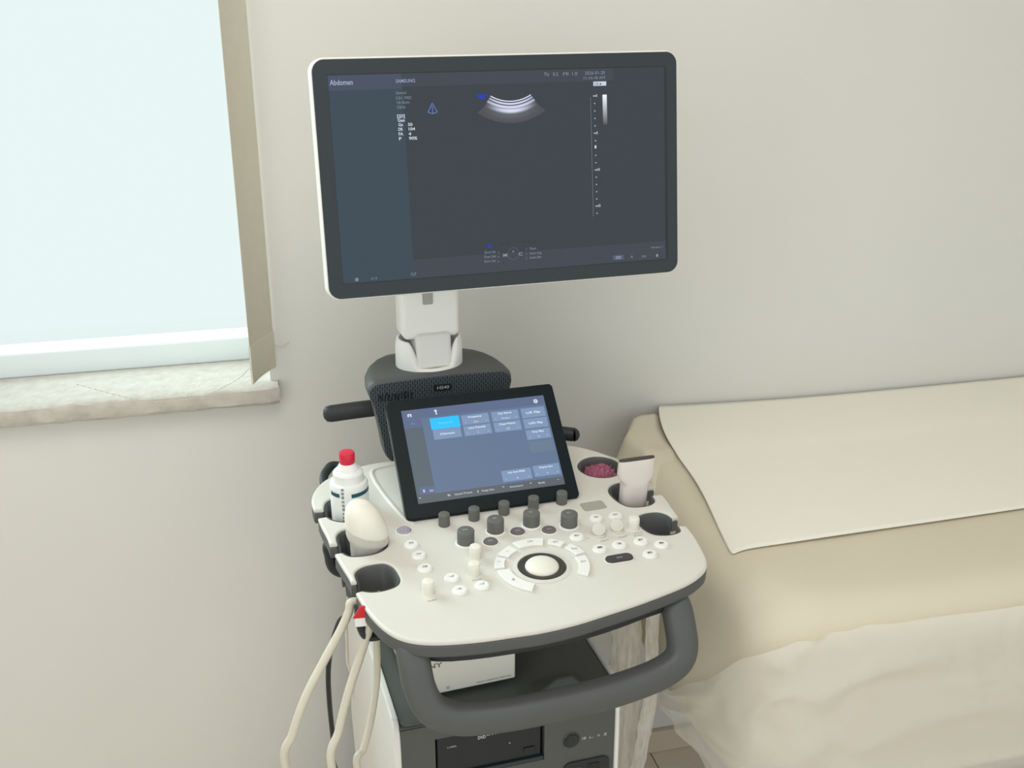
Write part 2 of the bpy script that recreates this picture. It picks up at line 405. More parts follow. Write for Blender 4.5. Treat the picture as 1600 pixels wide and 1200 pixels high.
T_dk.out('key_print', text_lt, shell)
for a, b in [(-63, -82), (-75, -120), (-141, -144), (168, -71)]:
    place('toggle', lathe(bmesh.new(), [(0, 0), (.0076, 0), (.0078, .001), (.0074, .007), (.0078, .0085), (.0078, .015), (.0072, .0175), (.005, .0183), (0, .0181)], 32), knob_wh, a / 1000, b / 1000, lab='round white toggle switch')
for a, b in [(116, -74), (144, -71)]:
    bm = lathe(bmesh.new(), [(0, 0), (.0085, 0), (.0088, .0015), (.0060, .0030), (0, .0030)], 32)
    lathe(bm, [(0, -.0030), (.0080, -.0030), (.0095, -.0015), (.0098, .0005), (.0090, .0024), (.005, .0032), (0, .0033)], 32, Matrix.Translation((-.001, .001, .0088)) @ Matrix.Rotation(R(48), 4, 'X') @ Matrix.Rotation(R(-12), 4, 'Y'))
    place('paddle_switch', bm, mat('paddle_cream', (.66, .645, .58), .5, .3), a / 1000, b / 1000, lab='white paddle switch')
T_g = Txt(); T_v = Txt()
keys = [(-138, -30), (-134, -59), (-133, -91), (-105, -122), (-102, -152), (-72, -149), (84, -72), (127, -33), (156, -34), (103, -109), (132, -107), (164, -106), (188, -121), (163, -139)]
kt = ['O', '=', 'AB', '-/', '+', '-/', 'B=', 'O', 'DC', '1', '2', 'P', 'B', 'E']
kref = None
for (a, b), t in zip(keys, kt):
    if kref is None: kref = place('round_key', lathe(bmesh.new(), [(0, 0), (.0098, 0), (.0100, .0009), (.0094, .0012), (.0085, .0034), (.0075, .0038), (.004, .0034), (0, .0033)], 32), white_key, a / 1000, b / 1000, lab='round white key')
    else:
        o = kref.copy(); C.objects.link(o); o.matrix_local = Matrix.Translation((a / 1000, b / 1000, 0))
    (T_v if a < 90 else T_g).add(t, a / 1000, b / 1000 - .0014, .0034, .0066, z=.0040, center=True, bold=.02)
pw = place('power_key', lathe(bmesh.new(), [(0, 0), (.0098, 0), (.0100, .0010), (.0085, .0030), (.0075, .0034), (0, .0030)], 32), mat('violet_key', srgb(168, 158, 178), .4, .4), -.140, .008, lab='violet ringed power key')
place('key_ring', lathe(bmesh.new(), [(.0104, 0), (.0120, 0), (.0117, .0012), (.0104, .0012)], 36), white_key, -.140, .008)
T_w = Txt(); T_w.arc(-.140, .008, .0028, .0040, -240, 60, z=.0036); T_w.rect(-.1405, .009, -.1395, .0125, z=.0036); T_w.out('power_symbol', text_lt, pw).matrix_local = Matrix.Translation((.140, -.008, 0))
# dark pill key
dp = link('pill_key', slab([rrect(.038, .0165, .0075, 8)], 0, .003, .001), mat('pill_dark', srgb(66, 62, 68), .4, .4), shell, Matrix.Translation((.1195, -.1375, 0)) @ Matrix.Rotation(R(1), 4, 'Z'))
part_label(dp, 'dark oval freeze key')
t = Txt(); t.add('OOI', 0, -.002, .0035, .008, z=.0031, center=True); t.out('key_print', text_lt, dp)
link('key_bezel', slab([rrect(.0415, .0200, .0095, 8), rrect(.0385, .0170, .0078, 8)], 0, .0012, .0003), white_key, shell, Matrix.Translation((.1195, -.1375, 0)))
# grey sticker
st = link('grey_sticker', slab([rrect(.035, .023, .004, 6)], 0, .0006, .0001), mat('sticker_grey', srgb(168, 167, 156), .5, .4), shell, Matrix.Translation((.1365, .0028, 0)) @ Matrix.Rotation(R(2), 4, 'Z'))
# trackball
TB = (.0150, -.1275)
link('trackball', lathe(bmesh.new(), [(.0225, -.001)] + [(.0225 * math.cos(a), .0100 * math.sin(a)) for a in [R(5 + 85 * k / 10) for k in range(10)]] + [(0, .0100)], 48), knob_wh, shell, Matrix.Translation((*TB, 0)))
rg = link('trackball_ring', lathe(bmesh.new(), [(.0220, .0002), (.0240, .0012), (.0290, .0016), (.0312, .0013), (.0320, 0)], 56), mat('ring_dark', srgb(62, 62, 56), .45, .4), shell, Matrix.Translation((*TB, 0)))
link('trackball_bezel', lathe(bmesh.new(), [(.0320, 0), (.0325, .0016), (.0345, .0014), (.0385, .0002)], 56), white_pl, shell, Matrix.Translation((*TB, 0)))
def arc_key(r0, r1, a0, a1, txt=None, tc=None):
    n = max(4, int((a1 - a0) / 5)); A = [R(a0 + (a1 - a0) * k / n) for k in range(n + 1)]
    L = [(r1 * math.cos(a), r1 * math.sin(a)) for a in A] + [(r0 * math.cos(a), r0 * math.sin(a)) for a in A[::-1]]
    o = link('arc_key', slab([L], 0, .0036, .0009), white_key, shell, Matrix.Translation((*TB, 0)))
    part_label(o, 'curved white key around the trackball')
    if txt:
        a = R((a0 + a1) / 2) if tc is None else R(tc); r = (r0 + r1) / 2
        T_v.add(txt, TB[0] + r * math.cos(a), TB[1] + r * math.sin(a) - .0018, .0038, .0075 if len(txt) > 1 else .004, z=.0039, center=True)
arc_key(.0500, .0660, 70, 109, 'CHG', 88); arc_key(.0530, .0660, 43, 64, 'SET'); arc_key(.0530, .0665, 13, 37, 'Body')
arc_key(.0480, .0630, -38, 7, 'SV', -8); arc_key(.0470, .0630, 116, 141, '-'); arc_key(.0490, .0625, 146, 171, '*'); arc_key(.0430, .0600, 176, 240, '@', 206)
# legends printed on the panel
for s_, x, y, an in (('Update', -.140, -.163, .1), ('Focus', -.0745, -.1345, .1), ('o', -.0600, -.1020, 0), ('Gain', .1175, -.0905, .15), ('Depth', .146, -.088, .1), ('Zoom', .170, -.0845, .05), ('E', .0985, -.078, 0), ('H', .130, -.067, 0), ('Print', .168, -.0905, 0)):
    T_g.add(s_, x, y, .0024, .0125 if len(s_) > 1 else None, z=.0003 , ang=an, center=True)
T_g.out('panel_legend', text_dk, shell); T_v.out('key_symbol', mat('key_violet_print', srgb(128, 124, 142), .6, .2), shell)

# ---- touch panel
tc_ = plate('touch_panel', .2565, .185, .0065, -.016, 0, tbez_m, US, TCH, .002, cy=.0865)
plate('panel_edge', .2555, .184, .008, -.020, -.0135, mat('edge_grey', srgb(150, 150, 146), .4, .4), tc_, None, .001, cy=.0865)
boxo('panel_bracket', (-.05, .05, .03, .11, -.06, -.018), dark_pl, tc_, None, .006)
TX0, TX1, TY0, TY1 = -.1085, .1100, .0160, .1605
scr_m = mat('touch_screen_glow', (.02, .02, .025), .25, .12, emit=srgb(98, 118, 147), es=1.0)
ds = Txt(); ds.rect(TX0, TY0, TX1, TY1, .0004); disp = ds.out('touch_display', scr_m, tc_)
TW = MACH @ TCH
def tl(u, v):
    p = on(u, v, TW); return p.x, p.y
def quad_(T, u0, v0, u1, v1, z): # pixel corners top-left and bottom-right -> axis aligned on the plate
    a, b = tl(u0, v0), tl(u1, v1); T.rect(min(a[0], b[0]), min(a[1], b[1]), max(a[0], b[0]), max(a[1], b[1]), z)
Wd = TX1 - TX0; Hd = TY1 - TY0
def fr_rect(T, a, b, c, d, z=.0006): T.rect(TX0 + Wd * a, TY0 + Hd * b, TX0 + Wd * c, TY0 + Hd * d, z)   # fractions from lower left
t = Txt(); fr_rect(t, 0, .055, .125, .80); t.out('side_menu', mat('menu_glow', (.02, .02, .02), .25, .12, emit=srgb(88, 101, 113), es=1), disp)
t = Txt(); fr_rect(t, 0, 0, 1, .085, .0007); t.out('status_bar', mat('status_glow', (.02, .02, .02), .25, .12, emit=srgb(92, 98, 106), es=1), disp)
t = Txt(); fr_rect(t, 0, .90, 1, 1, .0007); fr_rect(t, .0, .80, .125, .895, .0007); fr_rect(t, .02, .09, .125, .17, .0007); t.out('top_bar', mat('top_glow', (.02, .02, .02), .25, .12, emit=srgb(92, 107, 140), es=1), disp)
cols = [(.185, .375), (.395, .585), (.605, .795), (.815, .985)]
rows = [(.775, .88), (.655, .76), (.535, .64), (.40, .52), (.225, .345)]
rows = [(.765, .875), (.645, .755), (.52, .63), (.395, .505)]
btn_m = mat('button_glow', (.02, .02, .02), .25, .12, emit=srgb(128, 152, 187), es=1); W_ = Txt()
def bt(c, r, title, val=None, dim=False):
    x0, x1 = TX0 + Wd * c[0], TX0 + Wd * c[1]; y0, y1 = TY0 + Hd * r[0], TY0 + Hd * r[1]
    btn = Txt(); btn.rect(x0, y0, x1, y1, .0008); btn.out('soft_button', btn_m, disp); cx = (x0 + x1) / 2
    if title:
        if val is None: W_.add(title, cx, (y0 + y1) / 2 - .0015, .0032, min(.022, .0030 * len(title)), z=.0011, center=True, bold=.03)
        else:
            W_.add(title, cx, y1 - .0052, .0029, min(.026, .0023 * len(title)), z=.0011, center=True, bold=.03)
            W_.add(val, cx, y0 + .0026, .0030, z=.0011, center=True)
            W_.add('<', x0 + .004, y0 + .0026, .0026, z=.0011); W_.add('>', x1 - .006, y0 + .0026, .0026, z=.0011)
bt(cols[1], rows[0], 'Frequency', 'Gen'); bt(cols[2], rows[0], 'Dyn Range', 'Medium'); bt(cols[3], rows[0], 'L/R Flip'); bt(cols[3], rows[1], 'U/D Flip')
bt(cols[0], rows[1], 'S-Harmonic'); bt(cols[1], rows[1], 'Line Density', '2'); bt(cols[2], rows[1], 'ClearVision', 'Off'); bt(cols[3], rows[2], 'Gray Map', '12')
bt((.585, .79), (.105, .225), 'Scan Area Width', '8'); bt((.805, .99), (.115, .235), 'Frame Avg', '4')
t = Txt(); fr_rect(t, cols[3][0], .375, cols[3][1], .50, .0008); t.out('faded_button', mat('fade_glow', (.02, .02, .02), .25, .12, emit=srgb(104, 126, 148), es=1), disp)
t = Txt(); fr_rect(t, .180, .757, .380, .882, .0008); part_label(t.out('highlighted_button', mat('cyan_glow', (.0, .1, .2), .2, .5, emit=srgb(10, 178, 248), es=1.0), disp), 'bright blue active button')
t = Txt(); t.add('General', TX0 + Wd * .28, TY0 + Hd * .808, .0036, .021, z=.0011, center=True); t.out('button_text', glow('cyan_text', (110, 230, 255)), disp)
W_.add('n', TX0 + .008, TY1 - .011, .006, .006, z=.0011, bold=.03); W_.add('n', TX0 + .009, TY1 - .0095, .005, .005, z=.0011)
W_.poly([(TX0 + .0505 + dx, TY1 - .0120 + dy) for dx, dy in ((-.0006, 0), (.0012, 0), (.0012, .0045), (.0022, .0062), (.0012, .0078), (-.0016, .0078), (-.0024, .0062), (-.0008, .0045))], .0011)
W_.arc(TX0 + Wd * .935, TY0 + Hd * .94, .0010, .0030, 0, 360, 16, .0011)
for k in range(8): W_.arc(TX0 + Wd * .935, TY0 + Hd * .94, .003, .0038, k * 45 - 8, k * 45 + 8, 2, .0011)
W_.add('ii', TX0 + .010, TY0 + .016, .0045, z=.0011, bold=.03); W_.add('3D', TX0 + .019, TY0 + .0155, .0032, .006, z=.0011)
for s_, fx, wd in (('x', .01, .003), ('B', .20, .004), ('Quick Preset', .245, .026), ('|', .40, .001), ('Image Size', .43, .018), ('o', .57, .003), ('Annotation', .62, .020), ('o', .76, .003), ('Body', .82, .010), ('v', .955, .002)):
    W_.add(s_, TX0 + Wd * fx, TY0 + .0045 + (.003 if s_ in 'xov' else .001), .0028, wd, z=.0011)
W_.out('screen_text', glow('screen_white', (222, 232, 245)), disp)
t = Txt(); t.add('+o', TX0 + .011, TY0 + Hd * .835, .0038, z=.0011); t.out('menu_symbol', glow('menu_blue', (120, 175, 225)), disp)

# ---- monitor
back = plate('monitor', .5215, .3195, .0185, -.030, -.001, rimw, US, MON, .006, n=12)
plate('monitor_bulge', .40, .21, .03, -.048, -.029, rimw, back, None, .008)
plate('front_bezel', .5165, .3140, .0165, -.003, .0018, bezel_m, back, None, .0008, n=12)
DW, DH = .2388, .1365
lcd = Txt(); lcd.rect(-DW, -DH, DW, DH, .0021)
mon_m = mat('monitor_glow', (.015, .017, .02), .14, .5, emit=srgb(16, 34, 44), es=.8)
lcd = lcd.out('display', mon_m, back)
t = Txt()
for x0, x1, y0, y1 in ((-DW - .0012, DW + .0012, DH, DH + .0014), (DW, DW + .0035, -DH, DH), (-DW - .0012, DW + .0012, -DH - .0012, -DH)): t.rect(x0, y0, x1, y1, .0022)
t.out('display_gap', black_pl, back)
t = Txt(); t.rect(-DW, -DH, -DW + .0985, DH - .0195, .0024); t.out('side_panel', mat('mside', (.015, .02, .03), .14, .5, emit=srgb(22, 46, 60), es=.85), lcd)
t = Txt(); t.rect(-DW, DH - .0195, -DW + .0975, DH, .0025); t.out('title_bar', mat('mtitle', (.02, .02, .03), .14, .5, emit=srgb(42, 58, 80), es=.9), lcd)
t = Txt(); t.rect(-DW + .0975, DH - .017, .16, DH, .0023); t.rect(-DW + .0985, -DH, DW, -DH + .026, .0023); t.out('tool_bar', mat('mtool', (.02, .02, .025), .14, .5, emit=srgb(30, 44, 58), es=.8), lcd)
MW = MACH @ MON
def ml(u, v): p = on(u, v, MW); return p.x, p.y
Z = .0028
def mt(T, s, u, v, h, wpx=None, bold=0):     # baseline-left pixel, heights in metres, width in pixels
    x, y = ml(u, v); wd = (ml(u + wpx, v)[0] - x) if wpx else None
    T.add(s, x, y, h, wd, z=Z, bold=bold)
A = Txt(); mt(A, 'Abdomen', 515, 133.5, .0068, 36, .01); A.out('title_text', glow('t_title', (170, 180, 205)), lcd)
A = Txt(); mt(A, 'SAMSUNG', 618, 129.5, .0044, 30, .015); A.out('brand_text', glow('t_brand', (150, 158, 190)), lcd)
A = Txt()
for s_, u, v, wd in (('General', 618, 147.5, 16), ('CA1-7AD', 618, 155.5, 24), ('16.0cm', 620, 162.5, 19), ('52Hz', 620, 170, 13)): mt(A, s_, u, v, .0038, wd)
for s_, u, v, wd in (('TIs', 849, 119, 8), ('0.2', 863, 118.7, 8), ('MI', 879, 118.4, 8), ('1.0', 893, 118, 8)): mt(A, s_, u, v, .0046, wd)
mt(A, '2026-01-20', 913, 117, .0045, 31); mt(A, '11:10:18 AM', 911, 124.5, .0040, 33)
for s_, u, v in (('Quick Set', 756, 396), ('Scan Set', 756, 403), ('Store Set', 756, 410)): mt(A, s_, u, v, .0035, 18); mt(A, 'o', u + 21, v - .6, .0030)
for s_, u, v, wd in (('Next', 827, 390, 10), ('Store Img', 827, 397.4, 18), ('Invert Bw', 827, 404, 18)): mt(A, s_, u, v, .0035, wd); mt(A, '(', u - 6, v, .0030)
mt(A, 'M', 785.5, 401, .0042, 6, .03); mt(A, 'C', 809.5, 399, .0042, 6, .03); mt(A, 'P', 800, 395, .0038, 3)
mt(A, 'CLP', 641, 430.5, .0040, 9); mt(A, '1/1', 580, 437, .0035, 8); mt(A, 'A', 984, 403, .004, 4); mt(A, 'm', 1002, 402, .004, 6); mt(A, 'I', 1024, 401, .004, 3); mt(A, 'Version 1', 1016, 388, .0030, 18)
gx, gy = ml(557, 436.5); A.arc(gx, gy, .0007, .0024, 0, 360, 12, Z)
A.out('screen_text', glow('t_grey', (140, 150, 165)), lcd)
A = Txt()
for s_, u, v, wd in (('[2D]', 620, 184, 12), ('Gen', 621, 190.5, 11), ('Gn', 622, 197.3, 7), ('50', 637, 197, 7), ('DR', 622, 204.5, 7), ('104', 638, 204, 10), ('FA', 622.5, 211.7, 7), ('4', 638, 211.5, 4), ('P', 623, 219, 4), ('90%', 638.5, 218.5, 13)): mt(A, s_, u, v, .0040, wd, .025)
x0, y0 = ml(926, 134.5); x1, y1 = ml(946, 128.5); A.rect(x0, y0, x1, y0 + .0058, Z)
# depth scale
sx, sy0 = ml(921, 151.5); sy1 = ml(925, 338)[1]
lx = (ml(921, 151.5)[0] + ml(925, 338)[0]) / 2
for k in range(17):
    yy = sy0 + .0010 + (sy1 - sy0) * k / 16.3
    if k % 5 == 0: A.rect(lx + .0044, yy - .0005, lx + .0080, yy + .0006, Z); A.add(str(k), lx + .0084, yy - .0012, .0034, z=Z, bold=.02)
    else: A.rect(lx + .0058, yy - .0006, lx + .0075, yy + .0006, Z)
fy = ml(928, 229)[1]; A.poly([(lx + .0052, fy - .0024), (lx + .0078, fy - .0024), (lx + .0078, fy + .0020), (lx + .0052, fy + .0010)], Z)
A.out('measure_text', glow('t_white', (205, 215, 228)), lcd)
A = Txt(); A.rect(lx, sy1, lx + .0012, sy0, Z); cx_, cy_ = ml(801, 396); A.arc(cx_, cy_, .0080, .0086, 0, 360, 30, Z)
A.out('scale_line', glow('t_line', (96, 106, 114)), lcd)
A = Txt(); mt(A, 'VR', 927.5, 133.8, .0038, 7); px, py = ml(936, 131.5); A.poly([(px, py + .0016), (px, py - .0016), (px + .0030, py)], Z + .0002)
for v in A.bm.verts: v.co.z = Z + .0003
A.out('icon_text', glow('t_dark', (60, 66, 100)), lcd)
A = Txt(); mt(A, 'SAMSUNG', 744, 151.5, .0030, 16, .03); mt(A, 'Prb', 748, 154.8, .0028, 9, .03); mt(A, '2D', 761, 386.5, .0040, 6, .03)
tx, ty = ml(675, 170)
A.poly([(tx - .0035, ty - .002), (tx - .0005, ty + .0015), (tx, ty + .006), (tx - .0014, ty + .003)], Z)
A.out('blue_marker', glow('t_blue', (40, 70, 235)), lcd)
A = Txt()
for (ax, ay), (bx, by) in (((-.0065, -.0045), (0, .0075)), ((0, .0075), (.0065, -.0045)), ((.0065, -.0045), (0, -.0065)), ((0, -.0065), (-.0065, -.0045)), ((0, -.006), (0, .004))):
    d = Vector((bx - ax, by - ay)).normalized(); n_ = Vector((-d.y, d.x)) * .0006
    A.poly([(tx + ax + n_.x, ty + ay + n_.y), (tx + bx + n_.x, ty + by + n_.y), (tx + bx - n_.x, ty + by - n_.y), (tx + ax - n_.x, ty + ay - n_.y)], Z)
A.out('probe_symbol', glow('t_sym', (105, 125, 175)), lcd)
A = Txt()
for s_, u, v, wd in (('Freeze Img', 779, 382.5, 20), ('Worksheet Save', 811, 380.5, 28)): mt(A, s_, u, v, .0036, wd)
mt(A, '|', 1029, 401, .004)
A.out('dim_text', glow('t_dim', (66, 78, 84)), lcd)
A = Txt(); x, y = ml(965, 402); A.rect(x - .0085, y - .0035, x + .0085, y + .0035, Z); A.out('status_icon', glow('t_icon', (84, 94, 112)), lcd)
A = Txt(); A.add('OO', x, y - .002, .004, .008, z=Z + .0003, center=True); A.out('status_icon_text', glow('t_icon2', (190, 200, 215)), lcd)
# grey bar with gradient and the fan shaped echo picture: emission varies, as on the real screen
def grad_mat(name, fn):
    m = bpy.data.materials.new(name); m.use_nodes = True; nt = m.node_tree; b = nt.nodes['Principled BSDF']
    b.inputs['Base Color'].default_value = (.01, .01, .01, 1); b.inputs['Roughness'].default_value = .2
    at = nt.nodes.new('ShaderNodeAttribute'); at.attribute_name = 'glow'; nt.links.new(at.outputs['Color'], b.inputs['Emission Color']); b.inputs['Emission Strength'].default_value = 1
    return m
def grid_glow(name, pts, colfn, m):
    bm = bmesh.new(); lay = bm.loops.layers.float_color.new('glow')
    V = [[bm.verts.new((p[0], p[1], Z)) for p in row] for row in pts]; idx = {}
    for i, row in enumerate(V):
        for j, v in enumerate(row): idx[v] = (i, j)
    for i in range(len(V) - 1):
        for j in range(len(V[0]) - 1):
            f = bm.faces.new((V[i][j], V[i][j + 1], V[i + 1][j + 1], V[i + 1][j]))
            for l in f.loops: a, b = idx[l.vert]; l[lay] = (*srgb(*colfn(a / (len(V) - 1), b / (len(V[0]) - 1))), 1)
    return link(name, bm, m, lcd, smooth=False)
gm = grad_mat('echo_glow', None)
bx, byt = ml(943.5, 148); byb = ml(945, 195)[1]
grid_glow('grey_scale_bar', [[(bx - .0032, byt + (byb - byt) * k / 12), (bx + .0032, byt + (byb - byt) * k / 12)] for k in range(13)], lambda s, t: tuple(60 + (c - 60) * (1 - s) ** .75 for c in (245, 248, 255)), gm)
# fan: concentric arcs below a centre above
fxl, fyl = ml(766, 149); fxr, fyr = ml(828, 148); fxc, fyc = ml(797, 157.5)
hw = (fxr - fxl) / 2; sag = (fyl + fyr) / 2 - fyc; r0 = (hw * hw + sag * sag) / (2 * sag); ccy = fyc + r0; ccx = (fxl + fxr) / 2; th = math.asin(hw / r0)
prof = [(0, 225), (.045, 225), (.055, 60), (.10, 60), (.11, 235), (.17, 225), (.18, 90), (.23, 110), (.25, 235), (.34, 200), (.37, 150), (.40, 235), (.50, 220), (.56, 130), (.62, 84), (.70, 90), (.80, 74), (.90, 68), (1, 61)]
def cf(s, t):
    i = int(s * (len(prof) - 1) + .5); b = prof[i][1]; e = abs(t - .5) * 2
    if s > .55: b = 62 + (b - 62) * max(0, 1 - e ** 2)
    if .2 < s < .6: b = b * (1 - .25 * e ** 3)
    return (b * .95, b * .97, min(255, b * 1.08))
def fanpt(d, t):
    spread = 1 + .10 * d
    a = (t - .5) * 2 * th * spread * (1 if d < .6 else 1 + .12 * (d - .6)); r = r0 + .030 * d
    return (ccx + r * math.sin(a), ccy - r * math.cos(a))
grid_glow('echo_image', [[fanpt(d, j / 28) for j in range(29)] for d, _ in prof], cf, gm)

# ---- monitor arm
arm = link('monitor_arm', slab([rrect(.089, .29, .009, 6, 0, 0)], -.026, .026, .006), rimw, US, Matrix.Translation((-.040, .278, 1.2155)) @ Matrix.Rotation(R(2), 4, 'Z') @ Matrix.Rotation(R(90), 4, 'X'))
part_label(arm, 'white lift arm behind the monitor')
bm = bmesh.new(); box(bm, -.045, .045, -.205, -.02, .07, .15); link('arm_head', bm, rimw, arm, Matrix.Rotation(R(-90), 4, 'X') @ Matrix.Translation((.03, .09, -.02)) , bevel=.01)
clip = boxo('cable_clip', (-.013, .003, -.006, .0, .055, .075), mat('clip_grey', srgb(168, 166, 160), .5, .4), arm, Matrix.Rotation(R(-90), 4, 'X') @ Matrix.Translation((.0, -.0225, -.145)), .002)
bm = bmesh.new()
n = 40; rings = []
n = 96
def cupring(rx, ry, z, lift):
    out = []
    for k in range(n):
        a = 2 * PI * k / n; c, s_ = math.cos(a), math.sin(a)
        e = max(0, min(1, (abs(c) - .50) / .30)); e = e * e * (3 - 2 * e)
        out.append((rx * c, ry * s_, z + lift * (e if s_ < 0 else 1)))
    return out
for rx, ry, z, lf in ((.0500, .042, 0, 0), (.0520, .044, .002, 0), (.0530, .045, .009, .002), (.0525, .0445, .0125, .030), (.0505, .0425, .0140, .040), (.0470, .0395, .0140, .0405), (.0415, .0375, .0120, .034), (.0330, .0355, .0100, .010), (.0300, .0340, .0080, 0)): rings.append(cupring(rx, ry, z, lf))
loft(bm, rings)
part_label(link('arm_yoke', bm, rimw, US, Matrix.Translation((-.040, .272, 1.0145)) @ Matrix.Rotation(R(2), 4, 'Z'), angle=60), 'white rounded yoke at the foot of the arm')
link('arm_knuckle', slab([rrect(.0560, .056, .006, 6)], -.022, .022, .006), mat('shell_soft', (.80, .79, .75), .4, .4), US, Matrix.Translation((-.039, .262, 1.0500)) @ Matrix.Rotation(R(3), 4, 'Z') @ Matrix.Rotation(R(84), 4, 'X'))

# ---- rear tower with speaker mesh
mesh_m = mat('speaker_mesh', srgb(50, 56, 60), .5, .4)
nt = mesh_m.node_tree; b = nt.nodes['Principled BSDF']; tcn = nt.nodes.new('ShaderNodeTexCoord'); mp = nt.nodes.new('ShaderNodeMapping')
mp.inputs['Scale'].default_value = (1, 1, 1); mp.inputs['Rotation'].default_value = (0, 0, 0)
nt.links.new(tcn.outputs['Object'], mp.inputs[0])
br = nt.nodes.new('ShaderNodeTexBrick'); br.offset = .5
cmb = nt.nodes.new('ShaderNodeCombineXYZ'); sep = nt.nodes.new('ShaderNodeSeparateXYZ'); nt.links.new(mp.outputs[0], sep.inputs[0])
nt.links.new(sep.outputs['Y'], cmb.inputs['X']); nt.links.new(sep.outputs['X'], cmb.inputs['Y']); nt.links.new(cmb.outputs[0], br.inputs['Vector'])
br.inputs['Scale'].default_value = 1; br.inputs['Brick Width'].default_value = .0085; br.inputs['Row Height'].default_value = .0036; br.inputs['Mortar Size'].default_value = .0010; br.inputs['Mortar Smooth'].default_value = .1
br.inputs['Color1'].default_value = (*srgb(22, 28, 34), 1); br.inputs['Color2'].default_value = (*srgb(24, 32, 38), 1); br.inputs['Mortar'].default_value = (*srgb(74, 82, 88), 1)
nt.links.new(br.outputs['Color'], b.inputs['Base Color'])
bp = nt.nodes.new('ShaderNodeBump'); bp.inputs['Distance'].default_value = .001; nt.links.new(br.outputs['Fac'], bp.inputs['Height']); nt.links.new(bp.outputs['Normal'], b.inputs['Normal'])
prof_f = dens([(-.070, -.070), (-.088, -.066), (-.099, -.050), (-.104, -.020), (-.112, .030), (-.115, .046), (-.108, .058), (-.090, .064), (-.04, .070), (0, .071), (.04, .070), (.090, .064), (.108, .058), (.115, .044), (.112, .02), (.104, -.030), (.099, -.050), (.088, -.066), (.070, -.070)], False, 4)
prof_f = dens([(-.066, -.068), (-.082, -.064), (-.092, -.050), (-.097, -.020), (-.106, .030), (-.1125, .050), (-.1135, .060), (-.106, .0695), (-.092, .0725), (-.04, .0745), (0, .075), (.04, .0745), (.092, .0725), (.106, .0695), (.1135, .060), (.1125, .048), (.106, .02), (.097, -.030), (.092, -.050), (.082, -.064), (.066, -.068)], False, 4)
TWR = Matrix.Translation((-.0335, .218, .950)) @ Matrix.Rotation(R(90), 4, 'X')
rings = []
for d, kx, kz in ((0, .955, .945), (.0015, .975, .968), (.005, .993, .988), (.011, 1, 1), (.03, .995, 1), (.06, .955, 1), (.085, .88, .995), (.105, .77, .985), (.122, .62, .965), (.132, .45, .93), (.135, .30, .88)):
    rings.append([(x * kx, z * kz, -d) for x, z in prof_f])
tower = link('rear_tower', loft(bmesh.new(), rings), grey_pl, US, TWR)
part_label(tower, 'charcoal speaker tower carrying the arm')
pf2 = [(a * .982, b * .955 - .002) for a, b in prof_f]
link('speaker_mesh', slab([pf2], -.006, .0010, .0008), mesh_m, tower)
bm = bmesh.new()
for k in range(11):
    x = -.098 + k * .0050
    box(bm, -.0012, .0012, -.0060, .0060, .0008, .0016, Matrix.Translation((x, .045 + .001 * math.sin(k), 0)) @ Matrix.Rotation(R(-14 if k < 7 else 0), 4, 'Z'))
link('vent_slot', bm, black_pl, tower, smooth=False)
bg_ = plate('name_badge', .0275, .0105, .001, .0008, .0020, black_pl, tower, None, .0003, cx=.001, cy=.0520)
t = Txt(); t.add('HS40', .002, .0495, .0052, .0190, z=.0022, bold=.01, center=True); t.out('badge_text', mat('badge_print', srgb(170, 176, 180), .4, .5), bg_)
bm = bmesh.new(); box(bm, .05, .155, -.03, .02, .02, .2); bm.free()
bm = bmesh.new(); tube(bm, [(-.10, .285, .953), (-.15, .29, .9505), (-.196, .30, .945)], (.0135, .0135), n=18); 
lathe(bm, [(.0133, 0), (.0120, .006), (.007, .010), (0, .0115)], 18, Matrix.Translation((-.196, .30, .945)) @ Matrix.Rotation(R(-90), 4, 'Y'))
link('rear_grip', bm, dark_pl, US)
bm = bmesh.new(); tube(bm, [(.09, .285, .890), (.15, .27, .884), (.196, .25, .880)], (.0115, .012), n=18)
lathe(bm, [(.0118, 0), (.0105, .005), (.006, .009), (0, .010)], 18, Matrix.Translation((.196, .25, .880)) @ Matrix.Rotation(R(90), 4, 'Y'))
link('rear_grip', bm, dark_pl, US)
boxo('neck_column', (-.09, .09, .13, .30, .575, .86), dark_pl, US, None, .02)

# ---- front handle
hp = [((643, 1012), -.212), ((648, 1040), -.222), ((656, 1075), -.230), ((674, 1107), -.236), ((710, 1122), -.240), ((758, 1121), -.243), ((825, 1111), -.245), ((925, 1089), -.242), ((985, 1071), -.238), ((1030, 1053), -.234), ((1057, 1034), -.230), ((1066, 1012), -.224), ((1063, 980), -.214), ((1056, 948), -.200)]
hs = [atY(u, v, y) for (u, v), y in hp]
hs = [hs[0] + Vector((.002, .012, .002))] + hs + [hs[-1] + Vector((-.002, .012, .002))]
bm = bmesh.new(); tube(bm, hs, (.0170, .0195), n=24, n_s=8, up=(0, -1, 0), power=3.0)
part_label(link('front_handle', bm, grey_pl, US), 'charcoal push handle looping below the console')

# ---- cabinet
CX0, CX1, CY0, CY1 = -.167, .163, -.045, .38
bm = bmesh.new()
